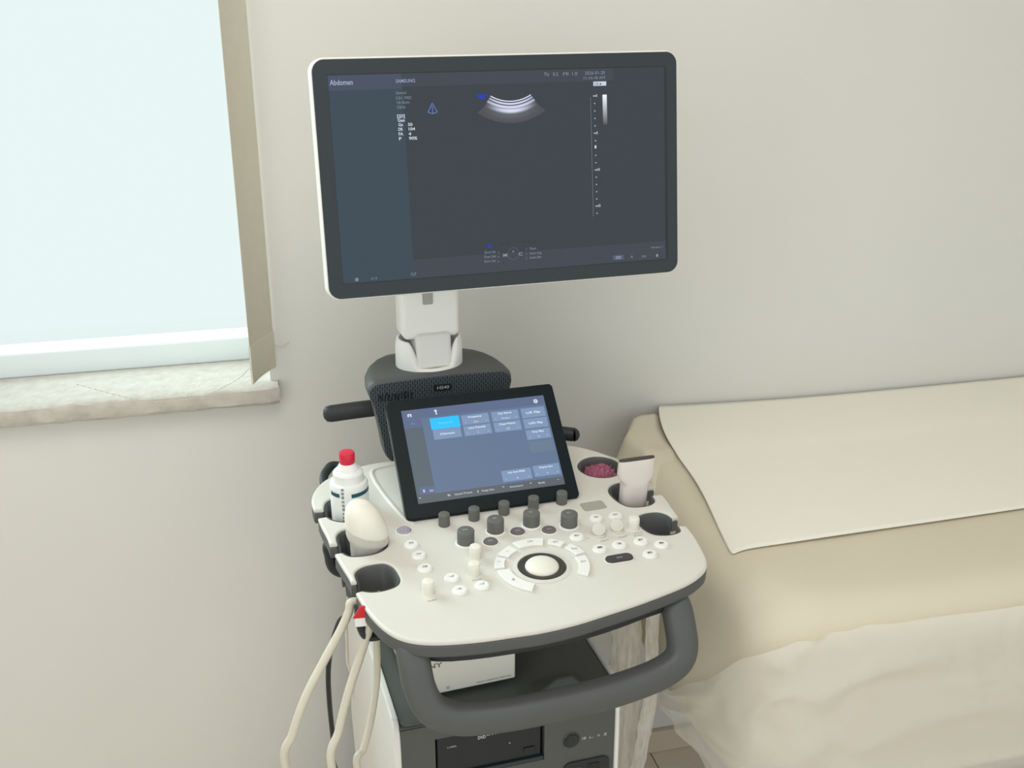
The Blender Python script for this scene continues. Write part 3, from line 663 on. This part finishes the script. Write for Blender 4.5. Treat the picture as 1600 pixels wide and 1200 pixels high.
# body with front recess for the drive
box(bm, CX0, -.117, CY0, CY1, .12, .592); box(bm, .050, CX1, CY0, CY1, .12, .592)
box(bm, -.117, .050, CY0, CY1, .563, .592); box(bm, -.117, .050, CY0, CY1, .12, .487); box(bm, -.117, .050, CY0 + .02, CY1, .487, .563)
bmesh.ops.remove_doubles(bm, verts=bm.verts[:], dist=1e-5)
cab = link('cabinet', bm, cab_dark, US, smooth=False)
part_label(cab, 'charcoal cabinet body')
link('tray_top', slab([rrect(.328, .41, .012, 6, (CX0 + CX1) / 2, CY0 + .207)], .590, .5965, .002), cab_dark, cab)
boxo('top_seam', (CX0 - .0005, CX1 + .0005, CY0 - .0006, CY0 + .004, .5885, .5900), black_pl, cab, None, 0)
def side(x0, x1):
    P = [(-.040, .16), (-.048, .30), (-.050, .42), (-.049, .54), (-.044, .588), (-.030, .600), (.0, .602), (.30, .602), (.36, .59), (.395, .54), (.395, .16)]
    me = slab([dens(P, True, 3)], -abs(x1 - x0) / 2, abs(x1 - x0) / 2, .003)
    return link('side_panel', me, rimw, cab, Matrix.Translation(((x0 + x1) / 2, 0, 0)) @ Matrix(((0, 0, 1, 0), (1, 0, 0, 0), (0, 1, 0, 0), (0, 0, 0, 1))))
side(-.177, -.167); side(.163, .170)
dr = boxo('disc_drive', (-.114, .046, CY0 + .004, CY0 + .019, .494, .560), mat('drive_navy', srgb(18, 26, 36), .3, .5), cab, None, .002)
boxo('drive_lip', (-.116, .049, CY0 + .0, CY0 + .019, .487, .494), mat('drive_lip', srgb(46, 58, 60), .4, .4), cab, None, .001)
boxo('eject_key', (.018, .036, CY0 + .002, CY0 + .005, .505, .513), black_pl, dr, None, .001)
FR = Matrix.Translation((0, CY0 + .0036, 0)) @ Matrix.Rotation(R(90), 4, 'X')
t = Txt(); t.add('DVD', -.052, .545, .0055, .012, bold=.03); t.add('RW', -.038, .548, .0035, .016); t.add('LABEL', -.098, .540, .0028, .014); t.rect(-.004, .526, -.0025, .5285); t.out('drive_text', text_lt, dr, FR)
bm = lathe(bmesh.new(), [(0, .0), (.0108, 0), (.0112, .0015), (.0125, .0030), (.0135, .0016), (.0140, 0)], 32)
link('power_button_bezel', bm, cab_dark, cab, Matrix.Translation((.0925, CY0, .513)) @ Matrix.Rotation(R(90), 4, 'X'))
link('power_button', lathe(bmesh.new(), [(0, .0006), (.006, .0010), (.0112, .0025), (.0112, 0)], 32), mat('button_teal', srgb(28, 40, 42), .3, .5), cab, Matrix.Translation((.0925, CY0 - .0005, .513)) @ Matrix.Rotation(R(90), 4, 'X'))
F2 = Matrix.Translation((0, CY0 - .0004, 0)) @ Matrix.Rotation(R(90), 4, 'X')
t = Txt(); t.rect(.110, .509, .1115, .514); t.rect(.1125, .509, .1165, .514); t.poly([(.122, .509), (.126, .509), (.122, .514)]); t.rect(.127, .509, .129, .5105); t.arc(.137, .5115, .0006, .0020, 0, 360, 12); t.rect(.146, .5085, .150, .5140); t.out('status_symbol', mat('symbol_print', srgb(165, 168, 168), .5, .3), cab, F2)
# rounded port hatch
bm = bmesh.new(); 
pm_ = link('port_hatch', slab([rrect(.075, .040, .012, 6)], 0, .003, .0012), dark_pl, cab, Matrix.Translation((.118, CY0, .452)) @ Matrix.Rotation(R(90), 4, 'X'))
boxo('port', (.002, .020, -.012, .012, .002, .0045), black_pl, pm_, None, .001); boxo('port', (-.026, -.010, -.008, .010, .002, .0045), cab_dark, pm_, None, .001)
boxo('wheel_base', (-.19, .19, -.10, .42, .07, .125), dark_pl, US, None, .02)
for x in (-.16, .16):
    for y in (-.07, .38):
        w_ = link('caster', lathe(bmesh.new(), [(0, -.016), (.030, -.016), (.035, -.010), (.035, .010), (.030, .016), (0, .016)], 28), black_pl, US, Matrix.Translation((x, y, .035)) @ Matrix.Rotation(R(90), 4, 'Y'))
        boxo('caster_fork', (-.035, .02, -.012, .012, -.020, -.0165), dark_pl, w_, None, .001)
# low dark latch on the tray
bm = bmesh.new(); loft(bm, [[(.040, -.035, .5965), (.120, -.035, .5965), (.120, .00, .5965), (.040, .0, .5965)], [(.075, -.022, .612), (.10, -.022, .612), (.10, -.008, .606), (.075, -.008, .606)]])
link('tray_latch', bm, cab_dark, cab, bevel=.003)

# ================================================================== THINGS ON THE MACHINE
# thermal printer on the tray
PR = empty('thermal_printer', MACH @ Matrix.Translation((.021, .008, .599)) @ Matrix.Rotation(R(2), 4, 'Z'))
tag(PR, 'cream white box printer on the charcoal tray behind the front handle', 'printer')
pbm = mat('printer_cream', (.80, .785, .71), .45, .4, noise_amt=.01)
boxo('printer_body', (-.158, 0, 0, .235, .004, .092), pbm, PR, None, .003)
bm = bmesh.new()
for x in (-.145, -.014):
    for y in (.02, .21): lathe(bm, [(0, -.002), (.007, -.002), (.007, .005), (0, .005)], 16, Matrix.Translation((x, y, 0)))
link('rubber_foot', bm, black_pl, PR)
PF = Matrix.Translation((0, -.0004, 0)) @ Matrix.Rotation(R(90), 4, 'X')
t = Txt(); t.add('SONY', -.1630 + .008, .0510, .0078, .042, bold=.02); t.out('brand_text', mat('logo_grey', srgb(120, 118, 116), .5, .4), PR, PF)
t = Txt(); t.add('VIDEO GRAPHIC PRINTER', -.062, .0095, .0024, .055); t.add('o', -.108, .010, .007); t.rect(-.112, .066, -.096, .0668); t.rect(-.112, .071, -.100, .0718); t.out('small_print', text_dk, PR, PF)

# gel bottle
BT = empty('gel_bottle', MACH @ CON @ Matrix.Translation((-.1995, .091, -.060)) @ Matrix.Rotation(R(-1), 4, 'Y'))
tag(BT, 'white gel bottle with red cap and teal stripes standing in the rear left holder', 'bottle')
bt_m = mat('bottle_white', (.84, .85, .83), .35, .5, sss=.0)
r_ = .0272
link('bottle_body', lathe(bmesh.new(), [(0, 0), (.024, 0), (r_, .004), (r_, .0985), (.0268, .1020), (.0255, .1050), (.0218, .1065), (.0214, .1075), (.0214, .1185), (.0206, .1200), (.0200, .1203), (.0192, .1215), (.0160, .1235), (.0135, .1285), (.0118, .1315), (.0110, .1335), (0, .1335)], 44), bt_m, BT, angle=28)
link('bottle_cap', lathe(bmesh.new(), [(.0100, .1325), (.0108, .1335), (.0110, .1475), (.0100, .1495), (.006, .1503), (0, .1500)], 28), mat('red_cap', srgb(214, 30, 62), .35, .5), BT)
bm = bmesh.new()
def band(bm, a0, a1, z0, z1, n=14):
    prev = None
    for k in range(n + 1):
        a = R(a0 + (a1 - a0) * k / n); p = [bm.verts.new(((r_ + .0003) * math.cos(a), (r_ + .0003) * math.sin(a), z - .024)) for z in (z0, z1)]
        if prev: bm.faces.new((prev[0], p[0], p[1], prev[1]))
        prev = p
band(bm, -165, -128, .1145, .1205); band(bm, -92, -15, .1145, .1205)
link('teal_stripe', bm, mat('teal_ink', srgb(20, 82, 98), .4, .4), BT)
bm = bmesh.new()
for k in range(14): band(bm, -122 , -114, .126 - k * .0064, .1295 - k * .0064 + (k % 3) * .0006, 2)
link('side_print', bm, mat('side_ink', srgb(140, 145, 150), .6, .2), BT)

# convex probe
cream = mat('probe_grey', (.60, .585, .53), .4, .4, noise_amt=.01)
domem = mat('probe_dome', (.89, .87, .77), .35, .4, noise_amt=.01)
PB = empty('convex_probe', MACH @ CON @ Matrix.Translation((-.1940, -.006, -.046)) @ Matrix.Rotation(R(0), 4, 'Y') @ Matrix.Rotation(R(5), 4, 'X'))
tag(PB, 'egg shaped curved ultrasound probe with cream dome in the middle left holder', 'ultrasound probe')
def srings(L, n=36, p=2.3):
    out = []
    for (rx, ry, z, tz, dx) in L:
        ring = []
        for k in range(n):
            a = 2 * PI * k / n; c, d = math.cos(a), math.sin(a); q = (abs(c) ** p + abs(d) ** p) ** (-1 / p)
            ring.append((dx + rx * c * q, ry * d * q, z + tz * c * q))
        out.append(ring)
    return out
link('probe_body', loft(bmesh.new(), srings([(.016, .014, -.02, 0, 0), (.0215, .0195, .0, 0, 0), (.0228, .0205, .030, 0, 0), (.0232, .0210, .043, 0, 0), (.0238, .0215, .050, -.003, 0), (.0268, .0240, .054, -.006, 0), (.0284, .0254, .058, -.0075, 0), (.0286, .0256, .064, -.0085, 0), (.0284, .0254, .068, -.009, 0)])), cream, PB, angle=28)
link('probe_dome', loft(bmesh.new(), srings([(.0278, .0248, .0675, -.009, 0)] + [(.0287 * math.cos(a) ** .72, .0260 * math.cos(a) ** .72, .0695 + .045 * math.sin(a), -.009 * math.cos(a), -.006 * math.sin(a)) for a in [R(88 * k / 18) for k in range(19)]], p=2.05), ), domem, PB)
# linear probe
pinky = mat('probe_pinkgrey', (.73, .675, .635), .45, .4, noise_amt=.01)
LP = empty('linear_probe', MACH @ CON @ Matrix.Translation((.2065, .022, -.067)) @ Matrix.Rotation(R(2), 4, 'X'))
tag(LP, 'pale T shaped linear ultrasound probe with dark lens strip in the right holder', 'ultrasound probe')
link('probe_body', loft(bmesh.new(), srings([(.012, .011, -.02, 0, 0), (.0190, .014, 0, 0, -.001), (.0195, .0145, .045, 0, -.001), (.0193, .0145, .084, 0, -.001), (.0200, .0140, .090, 0, 0), (.0245, .0125, .0945, 0, 0), (.0272, .0115, .0985, 0, 0), (.0278, .0105, .103, 0, 0), (.0278, .0080, .118, 0, 0), (.0276, .0055, .1255, 0, 0)], p=3.6)), pinky, LP)
link('probe_lens', loft(bmesh.new(), srings([(.0276, .0036, .1240, 0, 0), (.0276, .0036, .1272, 0, 0), (.0270, .0026, .1282, 0, 0)], p=4)), mat('lens_dark', srgb(70, 64, 56), .4, .4), LP)
t = Txt(); t.rect(.0010, .108, .0018, .1125); t.add('LA3-16', -.001, .0920, .0022, .011); t.out('probe_print', text_dk, LP, Matrix.Translation((0, -.0140, 0)) @ Matrix.Rotation(R(83), 4, 'X') @ Matrix.Translation((0, -.002, 0)))

# pink frilled scrunchie in the rear right cup
bm = bmesh.new(); pk = mat('pink_frill', srgb(214, 140, 168), .7, .2, noise_amt=.25, noise_scale=220, sss=0)
for k in range(46):
    a = k * 2.39996; rr = .025 * math.sqrt((k + .5) / 46)
    base_p = Vector((rr * math.cos(a), rr * math.sin(a), .012 * (1 - (rr / .026) ** 2)))
    L = []
    n = 14
    rings = []
    for j in range(n + 1):
        t_ = j / n; aa = a + (t_ - .5) * 1.5
        w0 = .0055 * math.sin(t_ * 9 + k)
        q = base_p + Vector((math.cos(aa + PI / 2), math.sin(aa + PI / 2), 0)) * (t_ - .5) * .019 + Vector((math.cos(aa), math.sin(aa), .2)) * w0 * .6
        q.z += .003 * noise.noise(Vector((t_ * 6, k, 0)))
        h = .009 + .003 * math.sin(j * 1.7 + k)
        q.x *= min(1, .0255 / max(.001, math.hypot(q.x, q.y))); q.y *= min(1, .0255 / max(.001, math.hypot(q.x, q.y)))
        rings.append([q + Vector((0, 0, -.006)), q + Vector((.0007, .0004, -.006)), q + Vector((.0011, .0006, h)), q + Vector((.0004, .0, h + .0005))])
    loft(bm, rings)
tag(link('frilled_scrunchie', bm, pk, None, MACH @ CON @ Matrix.Translation((pink_c[0], pink_c[1], -.024))), 'ruffled pink scrunchie tucked in the round rear right holder cup', 'scrunchie')

# cables on the left
cab_m = mat('probe_cable', (.68, .64, .53), .45, .4, noise_amt=.03)
def cable(name, px, y, r, m, label, cat='cable', extra=(), pre=()):
    pts = [Vector(p) for p in pre] + [atY(u, v, yy) for (u, v), yy in zip(px, y if isinstance(y, (list, tuple)) else [y] * len(px))] + [Vector(p) for p in extra]
    bm = bmesh.new(); tube(bm, pts, r, n=14, n_s=8)
    o = link(name, bm, m, None, MACH); return tag(o, label, cat, )
g = 'cream probe cables hanging on the left'
c_ = cable('probe_cable', [(549, 941), (545, 956), (532, 985), (505, 1035), (478, 1088), (458, 1145), (447, 1200)], [-.105, -.108, -.11, -.12, -.13, -.13, -.12], .0056, cab_m, 'outermost thick cream probe cable swinging far left under the console', pre=[(-.214, -.100, .842)], extra=[(-.29, -.08, .42), (-.26, .02, .33), (-.20, .08, .36)]); c_['group'] = g
c_ = cable('probe_cable', [(580, 962), (576, 985), (562, 1028), (545, 1080), (530, 1140), (519, 1200)], -.13, .0056, cab_m, 'middle cream probe cable dropping past the red and white tag', pre=[(-.19, -.06, .83), (-.20, -.10, .82)], extra=[(-.235, -.11, .44), (-.225, -.03, .35), (-.19, .02, .38)]); c_['group'] = g
c_ = cable('probe_cable', [(588, 985), (589, 1030), (588, 1070), (579, 1128), (568, 1170), (558, 1200)], [-.06, -.06, -.06, -.075, -.09, -.10], .0050, cab_m, 'innermost cream probe cable beside the white cabinet side panel', pre=[(-.18, .0, .80), (-.185, -.03, .79)], extra=[(-.215, -.10, .44), (-.21, -.03, .37), (-.19, .02, .40)]); c_['group'] = g
cable('thin_cable', [(543, 955), (542, 1010), (543, 1035), (551, 1062), (553, 1090)], [.02, .04, .05, .06, .08], .0018, cab_m, 'thin pale wire hanging between the cream cables and the cabinet', pre=[(-.20, .02, .84)])
cable('black_cable', [(545, 950), (530, 972), (518, 1010), (513, 1050), (515, 1100), (520, 1150), (524, 1200)], [.05, .07, .09, .10, .11, .12, .12], .0040, black_pl, 'black cable hanging behind the cream probe cables', pre=[(-.20, .04, .845)], extra=[(-.20, .13, .30), (-.19, .16, .26)])
# red and white tag
TG = empty('hanging_tag', MACH @ Matrix.Translation(atY(562, 962, -.150)) @ Matrix.Rotation(R(-8), 4, 'Z'))
tag(TG, 'small red and white folded tag hooked under the left edge of the console', 'tag')
bm = bmesh.new(); loft(bm, [[(-.0085, 0, -.004), (.0085, 0, -.004), (.0085, .0035, -.004), (-.0085, .0035, -.004)], [(.001, -.001, .0125), (.0075, -.001, .0125), (.0075, .0025, .0125), (.001, .0025, .0125)]])
link('red_flap', bm, mat('tag_red', srgb(205, 40, 48), .5, .4), TG, bevel=.0006)
boxo('white_flap', (-.006, .008, .0006, .003, -.0165, -.0035), rimw, TG, None, .0006)

# crumpled clear plastic cable sleeve on the right
pl_m = bpy.data.materials.new('crinkled_plastic'); pl_m.use_nodes = True; nt = pl_m.node_tree; nt.nodes.clear()
o_ = nt.nodes.new('ShaderNodeOutputMaterial'); t_ = nt.nodes.new('ShaderNodeBsdfTransparent'); pbs = nt.nodes.new('ShaderNodeBsdfPrincipled'); mx = nt.nodes.new('ShaderNodeMixShader')
pbs.inputs['Base Color'].default_value = (.97, .96, .92, 1); pbs.inputs['Roughness'].default_value = .35
nz = nt.nodes.new('ShaderNodeTexNoise'); nz.inputs['Scale'].default_value = 30; rp = nt.nodes.new('ShaderNodeMapRange'); rp.inputs[1].default_value = .35; rp.inputs[2].default_value = .7; rp.inputs[3].default_value = .45; rp.inputs[4].default_value = .78
tcn = nt.nodes.new('ShaderNodeTexCoord'); mp = nt.nodes.new('ShaderNodeMapping'); mp.inputs['Scale'].default_value = (3, 3, .6); nt.links.new(tcn.outputs['Object'], mp.inputs[0]); nt.links.new(mp.outputs[0], nz.inputs['Vector'])
nt.links.new(nz.outputs['Fac'], rp.inputs[0]); nt.links.new(rp.outputs[0], mx.inputs[0]); nt.links.new(t_.outputs[0], mx.inputs[1]); tl_ = nt.nodes.new('ShaderNodeBsdfTranslucent'); tl_.inputs[0].default_value = (.98, .97, .93, 1); m2 = nt.nodes.new('ShaderNodeMixShader'); m2.inputs[0].default_value = .6
nt.links.new(pbs.outputs[0], m2.inputs[1]); nt.links.new(tl_.outputs[0], m2.inputs[2]); nt.links.new(m2.outputs[0], mx.inputs[2]); nt.links.new(mx.outputs[0], o_.inputs[0])
def sleeve(path, rad, amp, seed, nn=46, k=90):
    P = smooth_path(path, k // (len(path) - 1)); rings = []
    for i, p in enumerate(P):
        ring = []
        for j in range(nn):
            a = 2 * PI * j / nn
            f1 = noise.noise(Vector((math.cos(a) * 2.2 + seed, math.sin(a) * 2.2, p.z * 9)))
            f2 = noise.noise(Vector((math.cos(a) * 5 + seed, math.sin(a) * 5, p.z * 26)))
            f3 = noise.noise(Vector((math.cos(a) * 1 + seed, math.sin(a), p.z * 60)))
            r = rad * (1 + .22 * f1) + amp * (.6 * f2 + .5 * f3)
            ring.append((p.x + r * math.cos(a), p.y + r * .75 * math.sin(a), p.z))
        rings.append(ring)
    return loft(bmesh.new(), rings)
SLV = empty('plastic_sleeve', MACH); tag(SLV, 'crumpled clear plastic sleeve over probe cables hanging right of the cabinet', 'plastic sleeve')
link('loose_sleeve', sleeve([(.205, .03, .84), (.207, .03, .70), (.209, .03, .60), (.207, .03, .48), (.203, .02, .36), (.20, .02, .26)], .025, .004, 3.1), pl_m, SLV)
link('twisted_sleeve', sleeve([(.228, -.01, .84), (.231, -.01, .72), (.236, -.01, .62), (.238, -.01, .56), (.232, -.01, .49), (.222, -.01, .41), (.210, -.01, .32), (.205, -.01, .26)], .0095, .0055, 8.7, 30, 130), pl_m, SLV)
bm = bmesh.new(); tube(bm, [(.196, .03, .84), (.197, .03, .66), (.201, .03, .5), (.198, .03, .27)], .0045)
tube(bm, [(.214, .035, .84), (.217, .035, .66), (.215, .03, .5), (.209, .03, .27)], .0045)
part_label(link('covered_cable', bm, cab_m, SLV), 'cream cable inside the plastic')
bm = bmesh.new(); box(bm, .172, .196, .06, .064, .612, .616)
bm.free()
a_, b_ = atY(944, 1042, .12), atY(963, 1034, .12)
bm = bmesh.new(); tube(bm, [a_ - Vector((.03, 0, .0)), a_, b_], .0018, smooth=False); tag(link('cable_tie', bm, black_pl, None, MACH), 'thin black strap end poking out between cabinet and plastic sleeve', 'strap')

# ================================================================== EXAMINATION COUCH (local: x along wall, -y into the room)
sheet_m = mat('beige_sheet', (.72, .66, .53), .85, .15, noise_amt=.02, noise_scale=8, bump=.12, bump_scale=500)
paper_m = mat('paper_sheet', (.93, .905, .81), .8, .2, noise_amt=.015, noise_scale=6, bump=.10, bump_scale=120)
ED = [(1.75, -.005), (1.2, -.005), (.6, -.005), (.25, -.006), (.05, -.007), (-.035, -.012), (-.085, -.045), (-.125, -.10), (-.140, -.18), (-.150, -.30), (-.155, -.45), (-.150, -.58), (-.130, -.66), (-.085, -.70), (-.02, -.715), (.10, -.72), (.6, -.72), (1.2, -.72), (1.75, -.72)]
edge = smooth_path([(a, b, 0) for a, b in ED], 6)
RR = .07
def drape(z_top, z_hem, off, amp, seed, inset=0., clip=None, hemfn=None):
    """sheet following the couch outline: flat top, rolled edge, hanging side"""
    rows = []
    N = len(edge)
    for i, p in enumerate(edge):
        t = (edge[min(i + 1, N - 1)] - edge[max(i - 1, 0)]).normalized(); nrm = Vector((t.y, -t.x, 0)) * -1
        if nrm.dot(p - Vector((.8, -.36, 0))) < 0 and abs(p.x) < .2: nrm = -nrm
        if p.y > -.02 and p.x > .0: nrm = Vector((0, 1, 0))
        if p.y < -.70 and p.x > .0: nrm = Vector((0, -1, 0))
        spine = Vector((max(p.x, .16), -.36, 0))
        row = []
        for k in range(9):      # top
            q = spine.lerp(p - nrm * RR, k / 8)
            zz = z_top + .0025 * noise.noise(Vector((q.x * 5 + seed, q.y * 5, 0)))
            row.append(Vector((q.x, q.y, zz)))
        for k in range(1, 7):   # roll
            a = PI / 2 * k / 6; row.append(Vector((*(p - nrm * RR + nrm * RR * math.sin(a)).xy, z_top - RR + RR * math.cos(a))))
        hem = z_hem if hemfn is None else hemfn(i / (N - 1), p)
        for k in range(1, 15):
            f = k / 14; z = (z_top - RR) + (hem - z_top + RR) * f
            w_ = amp * f * (noise.noise(Vector((i * .16 + seed, f * 1.2, seed))) + .5 * noise.noise(Vector((i * .45, f * 3, seed))))
            q = p + nrm * (w_ if p.y < -.03 else 0) + nrm * (.008 * math.sin(f * 3)) * (p.y < -.03)
            row.append(Vector((q.x, q.y, z)))
        for q in row:
            d = (q - Vector((0.5, -.36, q.z))); 
            q.z += off * .6
            if off: q.x += nrm.x * off; q.y += nrm.y * off * (p.y < -.03)
            q.y = min(q.y, -.004)
        rows.append(row)
    return rows
def grid(rows, thick=0):
    bm = bmesh.new(); V = [[bm.verts.new(q) for q in r] for r in rows]
    for a, b in zip(V, V[1:]):
        for i in range(len(a) - 1): bm.faces.new((a[i], a[i + 1], b[i + 1], b[i]))
    return bm
BED = empty('examination_couch', ROOM); tag(BED, 'padded examination couch against the back wall, fully covered by sheets', 'couch')
me = slab([dens([(a + (.03 if a < .2 else 0), min(-.012, b + (.03 if b < -.4 else -.02))) for a, b in ED], False, 4)], .70, .79, .03)
link('mattress', me, mat('couch_vinyl', srgb(120, 120, 116), .5, .4), BED)
boxo('couch_frame', (.05, 1.70, -.66, -.06, .62, .70), mat('frame_metal', srgb(180, 180, 178), .4, .5), BED, None, .01)
for x in (.25, 1.55):
    for y in (-.60, -.12): boxo('leg', (x - .025, x + .025, y - .025, y + .025, 0, .62), MATS['frame_metal'], BED, None, .006)
sh = link('fitted_sheet', grid(drape(.797, .505, 0, .006, 2.3)), sheet_m, None, ROOM, subsurf=1)
tag(sh, 'plain beige sheet draped over the couch end beside the console', 'sheet')
m_ = sh.modifiers.new('solid', 'SOLIDIFY'); m_.thickness = .0015
# gathered corner at the head
bm = bmesh.new(); rows = []
for i in range(26):
    s = i / 25; row = []
    for j in range(20):
        t_ = j / 19
        a = Vector((.02, -.012, .790)).lerp(Vector((-.122, -.060, .790)), s)
        b = Vector((-.02, -.27, .790)).lerp(Vector((-.174, -.33, .762)), s)
        q = a.lerp(b, t_)
        q.x -= .030 * s * math.sin(min(1, t_ * 2.2) * PI) ** 2
        q.z += (.026 * min(1, s * 2.4) ** 2 * (1 - t_) ** .8) - .03 * max(0, t_ - .85) * 6 * min(1, s * 3) + .006 * noise.noise(Vector((s * 4, t_ * 4, 7))) + .010 * s * max(0, 1 - abs(t_ - .38 - .25 * (1 - s)) * 9)
        q.z -= .10 * max(0, s - .78) * 4
        row.append(q)
    rows.append(row)
fo = link('folded_sheet', grid(rows), sheet_m, None, ROOM, subsurf=1); m_ = fo.modifiers.new('solid', 'SOLIDIFY'); m_.thickness = .002
tag(fo, 'loosely folded beige cloth corner at the wall end of the couch, behind the linear probe', 'cloth')
# disposable paper
bm = bmesh.new(); rows = []
for i in range(40):
    s = (i / 39) ** 1.6; row = []
    for j in range(24):
        t_ = j / 23; b = -.006 + (-.530 - -.006) * t_
        a0 = -.020 - .088 * t_ ** .9 - .012 * math.sin(t_ * 7) * (1 - t_)
        q = Vector((a0 + (1.7 - a0) * s, b + .05 * s * t_, .8000))
        cx = (q.x - a0)
        q.z += .004 * (1 - t_) * math.exp(-cx * 8) + .0022 * (1 + noise.noise(Vector((q.x * 4, q.y * 4, 3))))
        dd = min(.069, max(0, -q.x - .078)); q.z -= .07 - math.sqrt(.0049 - dd * dd)
        if t_ < .35: q.z += .010 * (1 - t_ / .35) * math.exp(-cx * 5) + .003
        row.append(q)
    rows.append(row)
pp = link('paper_sheet', grid(rows), paper_m, None, ROOM, subsurf=1); m_ = pp.modifiers.new('solid', 'SOLIDIFY'); m_.thickness = .0006
tag(pp, 'smooth cream paper sheet laid on top of the couch with a slanting left edge', 'paper sheet')
# translucent nonwoven cover
nw = bpy.data.materials.new('nonwoven_cover'); nw.use_nodes = True; nt = nw.node_tree; nt.nodes.clear()
o_ = nt.nodes.new('ShaderNodeOutputMaterial'); t_ = nt.nodes.new('ShaderNodeBsdfTransparent'); pbs = nt.nodes.new('ShaderNodeBsdfPrincipled'); tr = nt.nodes.new('ShaderNodeBsdfTranslucent'); ad = nt.nodes.new('ShaderNodeMixShader'); mx = nt.nodes.new('ShaderNodeMixShader')
pbs.inputs['Base Color'].default_value = (.93, .92, .87, 1); pbs.inputs['Roughness'].default_value = .7; tr.inputs[0].default_value = (.78, .76, .70, 1); ad.inputs[0].default_value = .3
nz = nt.nodes.new('ShaderNodeTexNoise'); nz.noise_type = 'RIDGED_MULTIFRACTAL'; nz.inputs['Scale'].default_value = 5; nz.inputs['Detail'].default_value = 5; nz.inputs['Distortion'].default_value = 1.2; tcn = nt.nodes.new('ShaderNodeTexCoord'); nt.links.new(tcn.outputs['Object'], nz.inputs[0])
rp = nt.nodes.new('ShaderNodeMapRange'); rp.inputs[1].default_value = .2; rp.inputs[2].default_value = 1.6; rp.inputs[3].default_value = .52; rp.inputs[4].default_value = .88; nt.links.new(nz.outputs['Fac'], rp.inputs[0])
bp = nt.nodes.new('ShaderNodeBump'); bp.inputs['Strength'].default_value = .7; bp.inputs['Distance'].default_value = .008; nt.links.new(nz.outputs['Fac'], bp.inputs['Height']); nt.links.new(bp.outputs['Normal'], pbs.inputs['Normal'])
nt.links.new(pbs.outputs[0], ad.inputs[1]); nt.links.new(tr.outputs[0], ad.inputs[2]); nt.links.new(rp.outputs[0], mx.inputs[0]); nt.links.new(t_.outputs[0], mx.inputs[1]); nt.links.new(ad.outputs[0], mx.inputs[2]); nt.links.new(mx.outputs[0], o_.inputs[0])
def hem(f, p): return .49 + .012 * math.sin(f * 55)
rows = drape(.797, .5, .004, .0, 5.1, hemfn=hem)
sel = []
for i, r in enumerate(rows):
    p = edge[i]
    b_ = -p.y
    if b_ < .43: continue
    KT = [(.43, 27.4), (.50, 25.5), (.60, 20.0), (.66, 15.0), (.70, 12.6), (.72, 11.6), (.9, 11.3)]
    for (b0, k_a), (b1, k_b) in zip(KT, KT[1:]):
        if b0 <= b_ <= b1: k0 = k_a + (k_b - k_a) * (b_ - b0) / (b1 - b0)
    k0 += .35 * noise.noise(Vector((i * .3, 2, 2)))
    t = (edge[min(i + 1, len(edge) - 1)] - edge[i - 1]).normalized(); nr = Vector((t.y, -t.x, 0))
    if nr.dot(p - Vector((.8, -.36, 0))) < 0 and p.x < .2: nr = -nr
    if p.y < -.70 and p.x > 0: nr = Vector((0, -1, 0))
    row = []
    for j in range(33):
        k = k0 + (len(r) - 1 - k0) * j / 32; a_ = int(min(k, len(r) - 2)); q = r[a_].lerp(r[a_ + 1], k - a_)
        f = j / 32
        rdg = lambda x: (1 - min(1, abs(x) * 3.2)) ** 2
        fold = .010 * f + .010 * f * noise.noise(Vector((i * .08, f * .8, 4))) + .011 * rdg(noise.noise(Vector((i * .10 + f * 1.5, f * 1.6 - i * .05, 9)))) + .006 * rdg(noise.noise(Vector((i * .25 - f * 2, f * 3.3, 19)))) + .006
        q = q + nr * fold + Vector((0, 0, .006 * (1 - f) ** 4))
        row.append(q)
    sel.append(row)
nwv = link('nonwoven_cover', grid(sel), nw, None, ROOM, subsurf=1)
tag(nwv, 'thin translucent white nonwoven cover hanging down the near corner of the couch', 'cover')

# three levels at most: thing > part > sub-part
def depth(o):
    d = 0
    while o.parent: o = o.parent; d += 1
    return d
for o in sorted(bpy.data.objects, key=depth):
    while depth(o) > 2:
        M = o.parent.matrix_local @ o.matrix_local; g = o.parent.parent
        o.parent = g; o.matrix_parent_inverse = Matrix.Identity(4); o.matrix_local = M
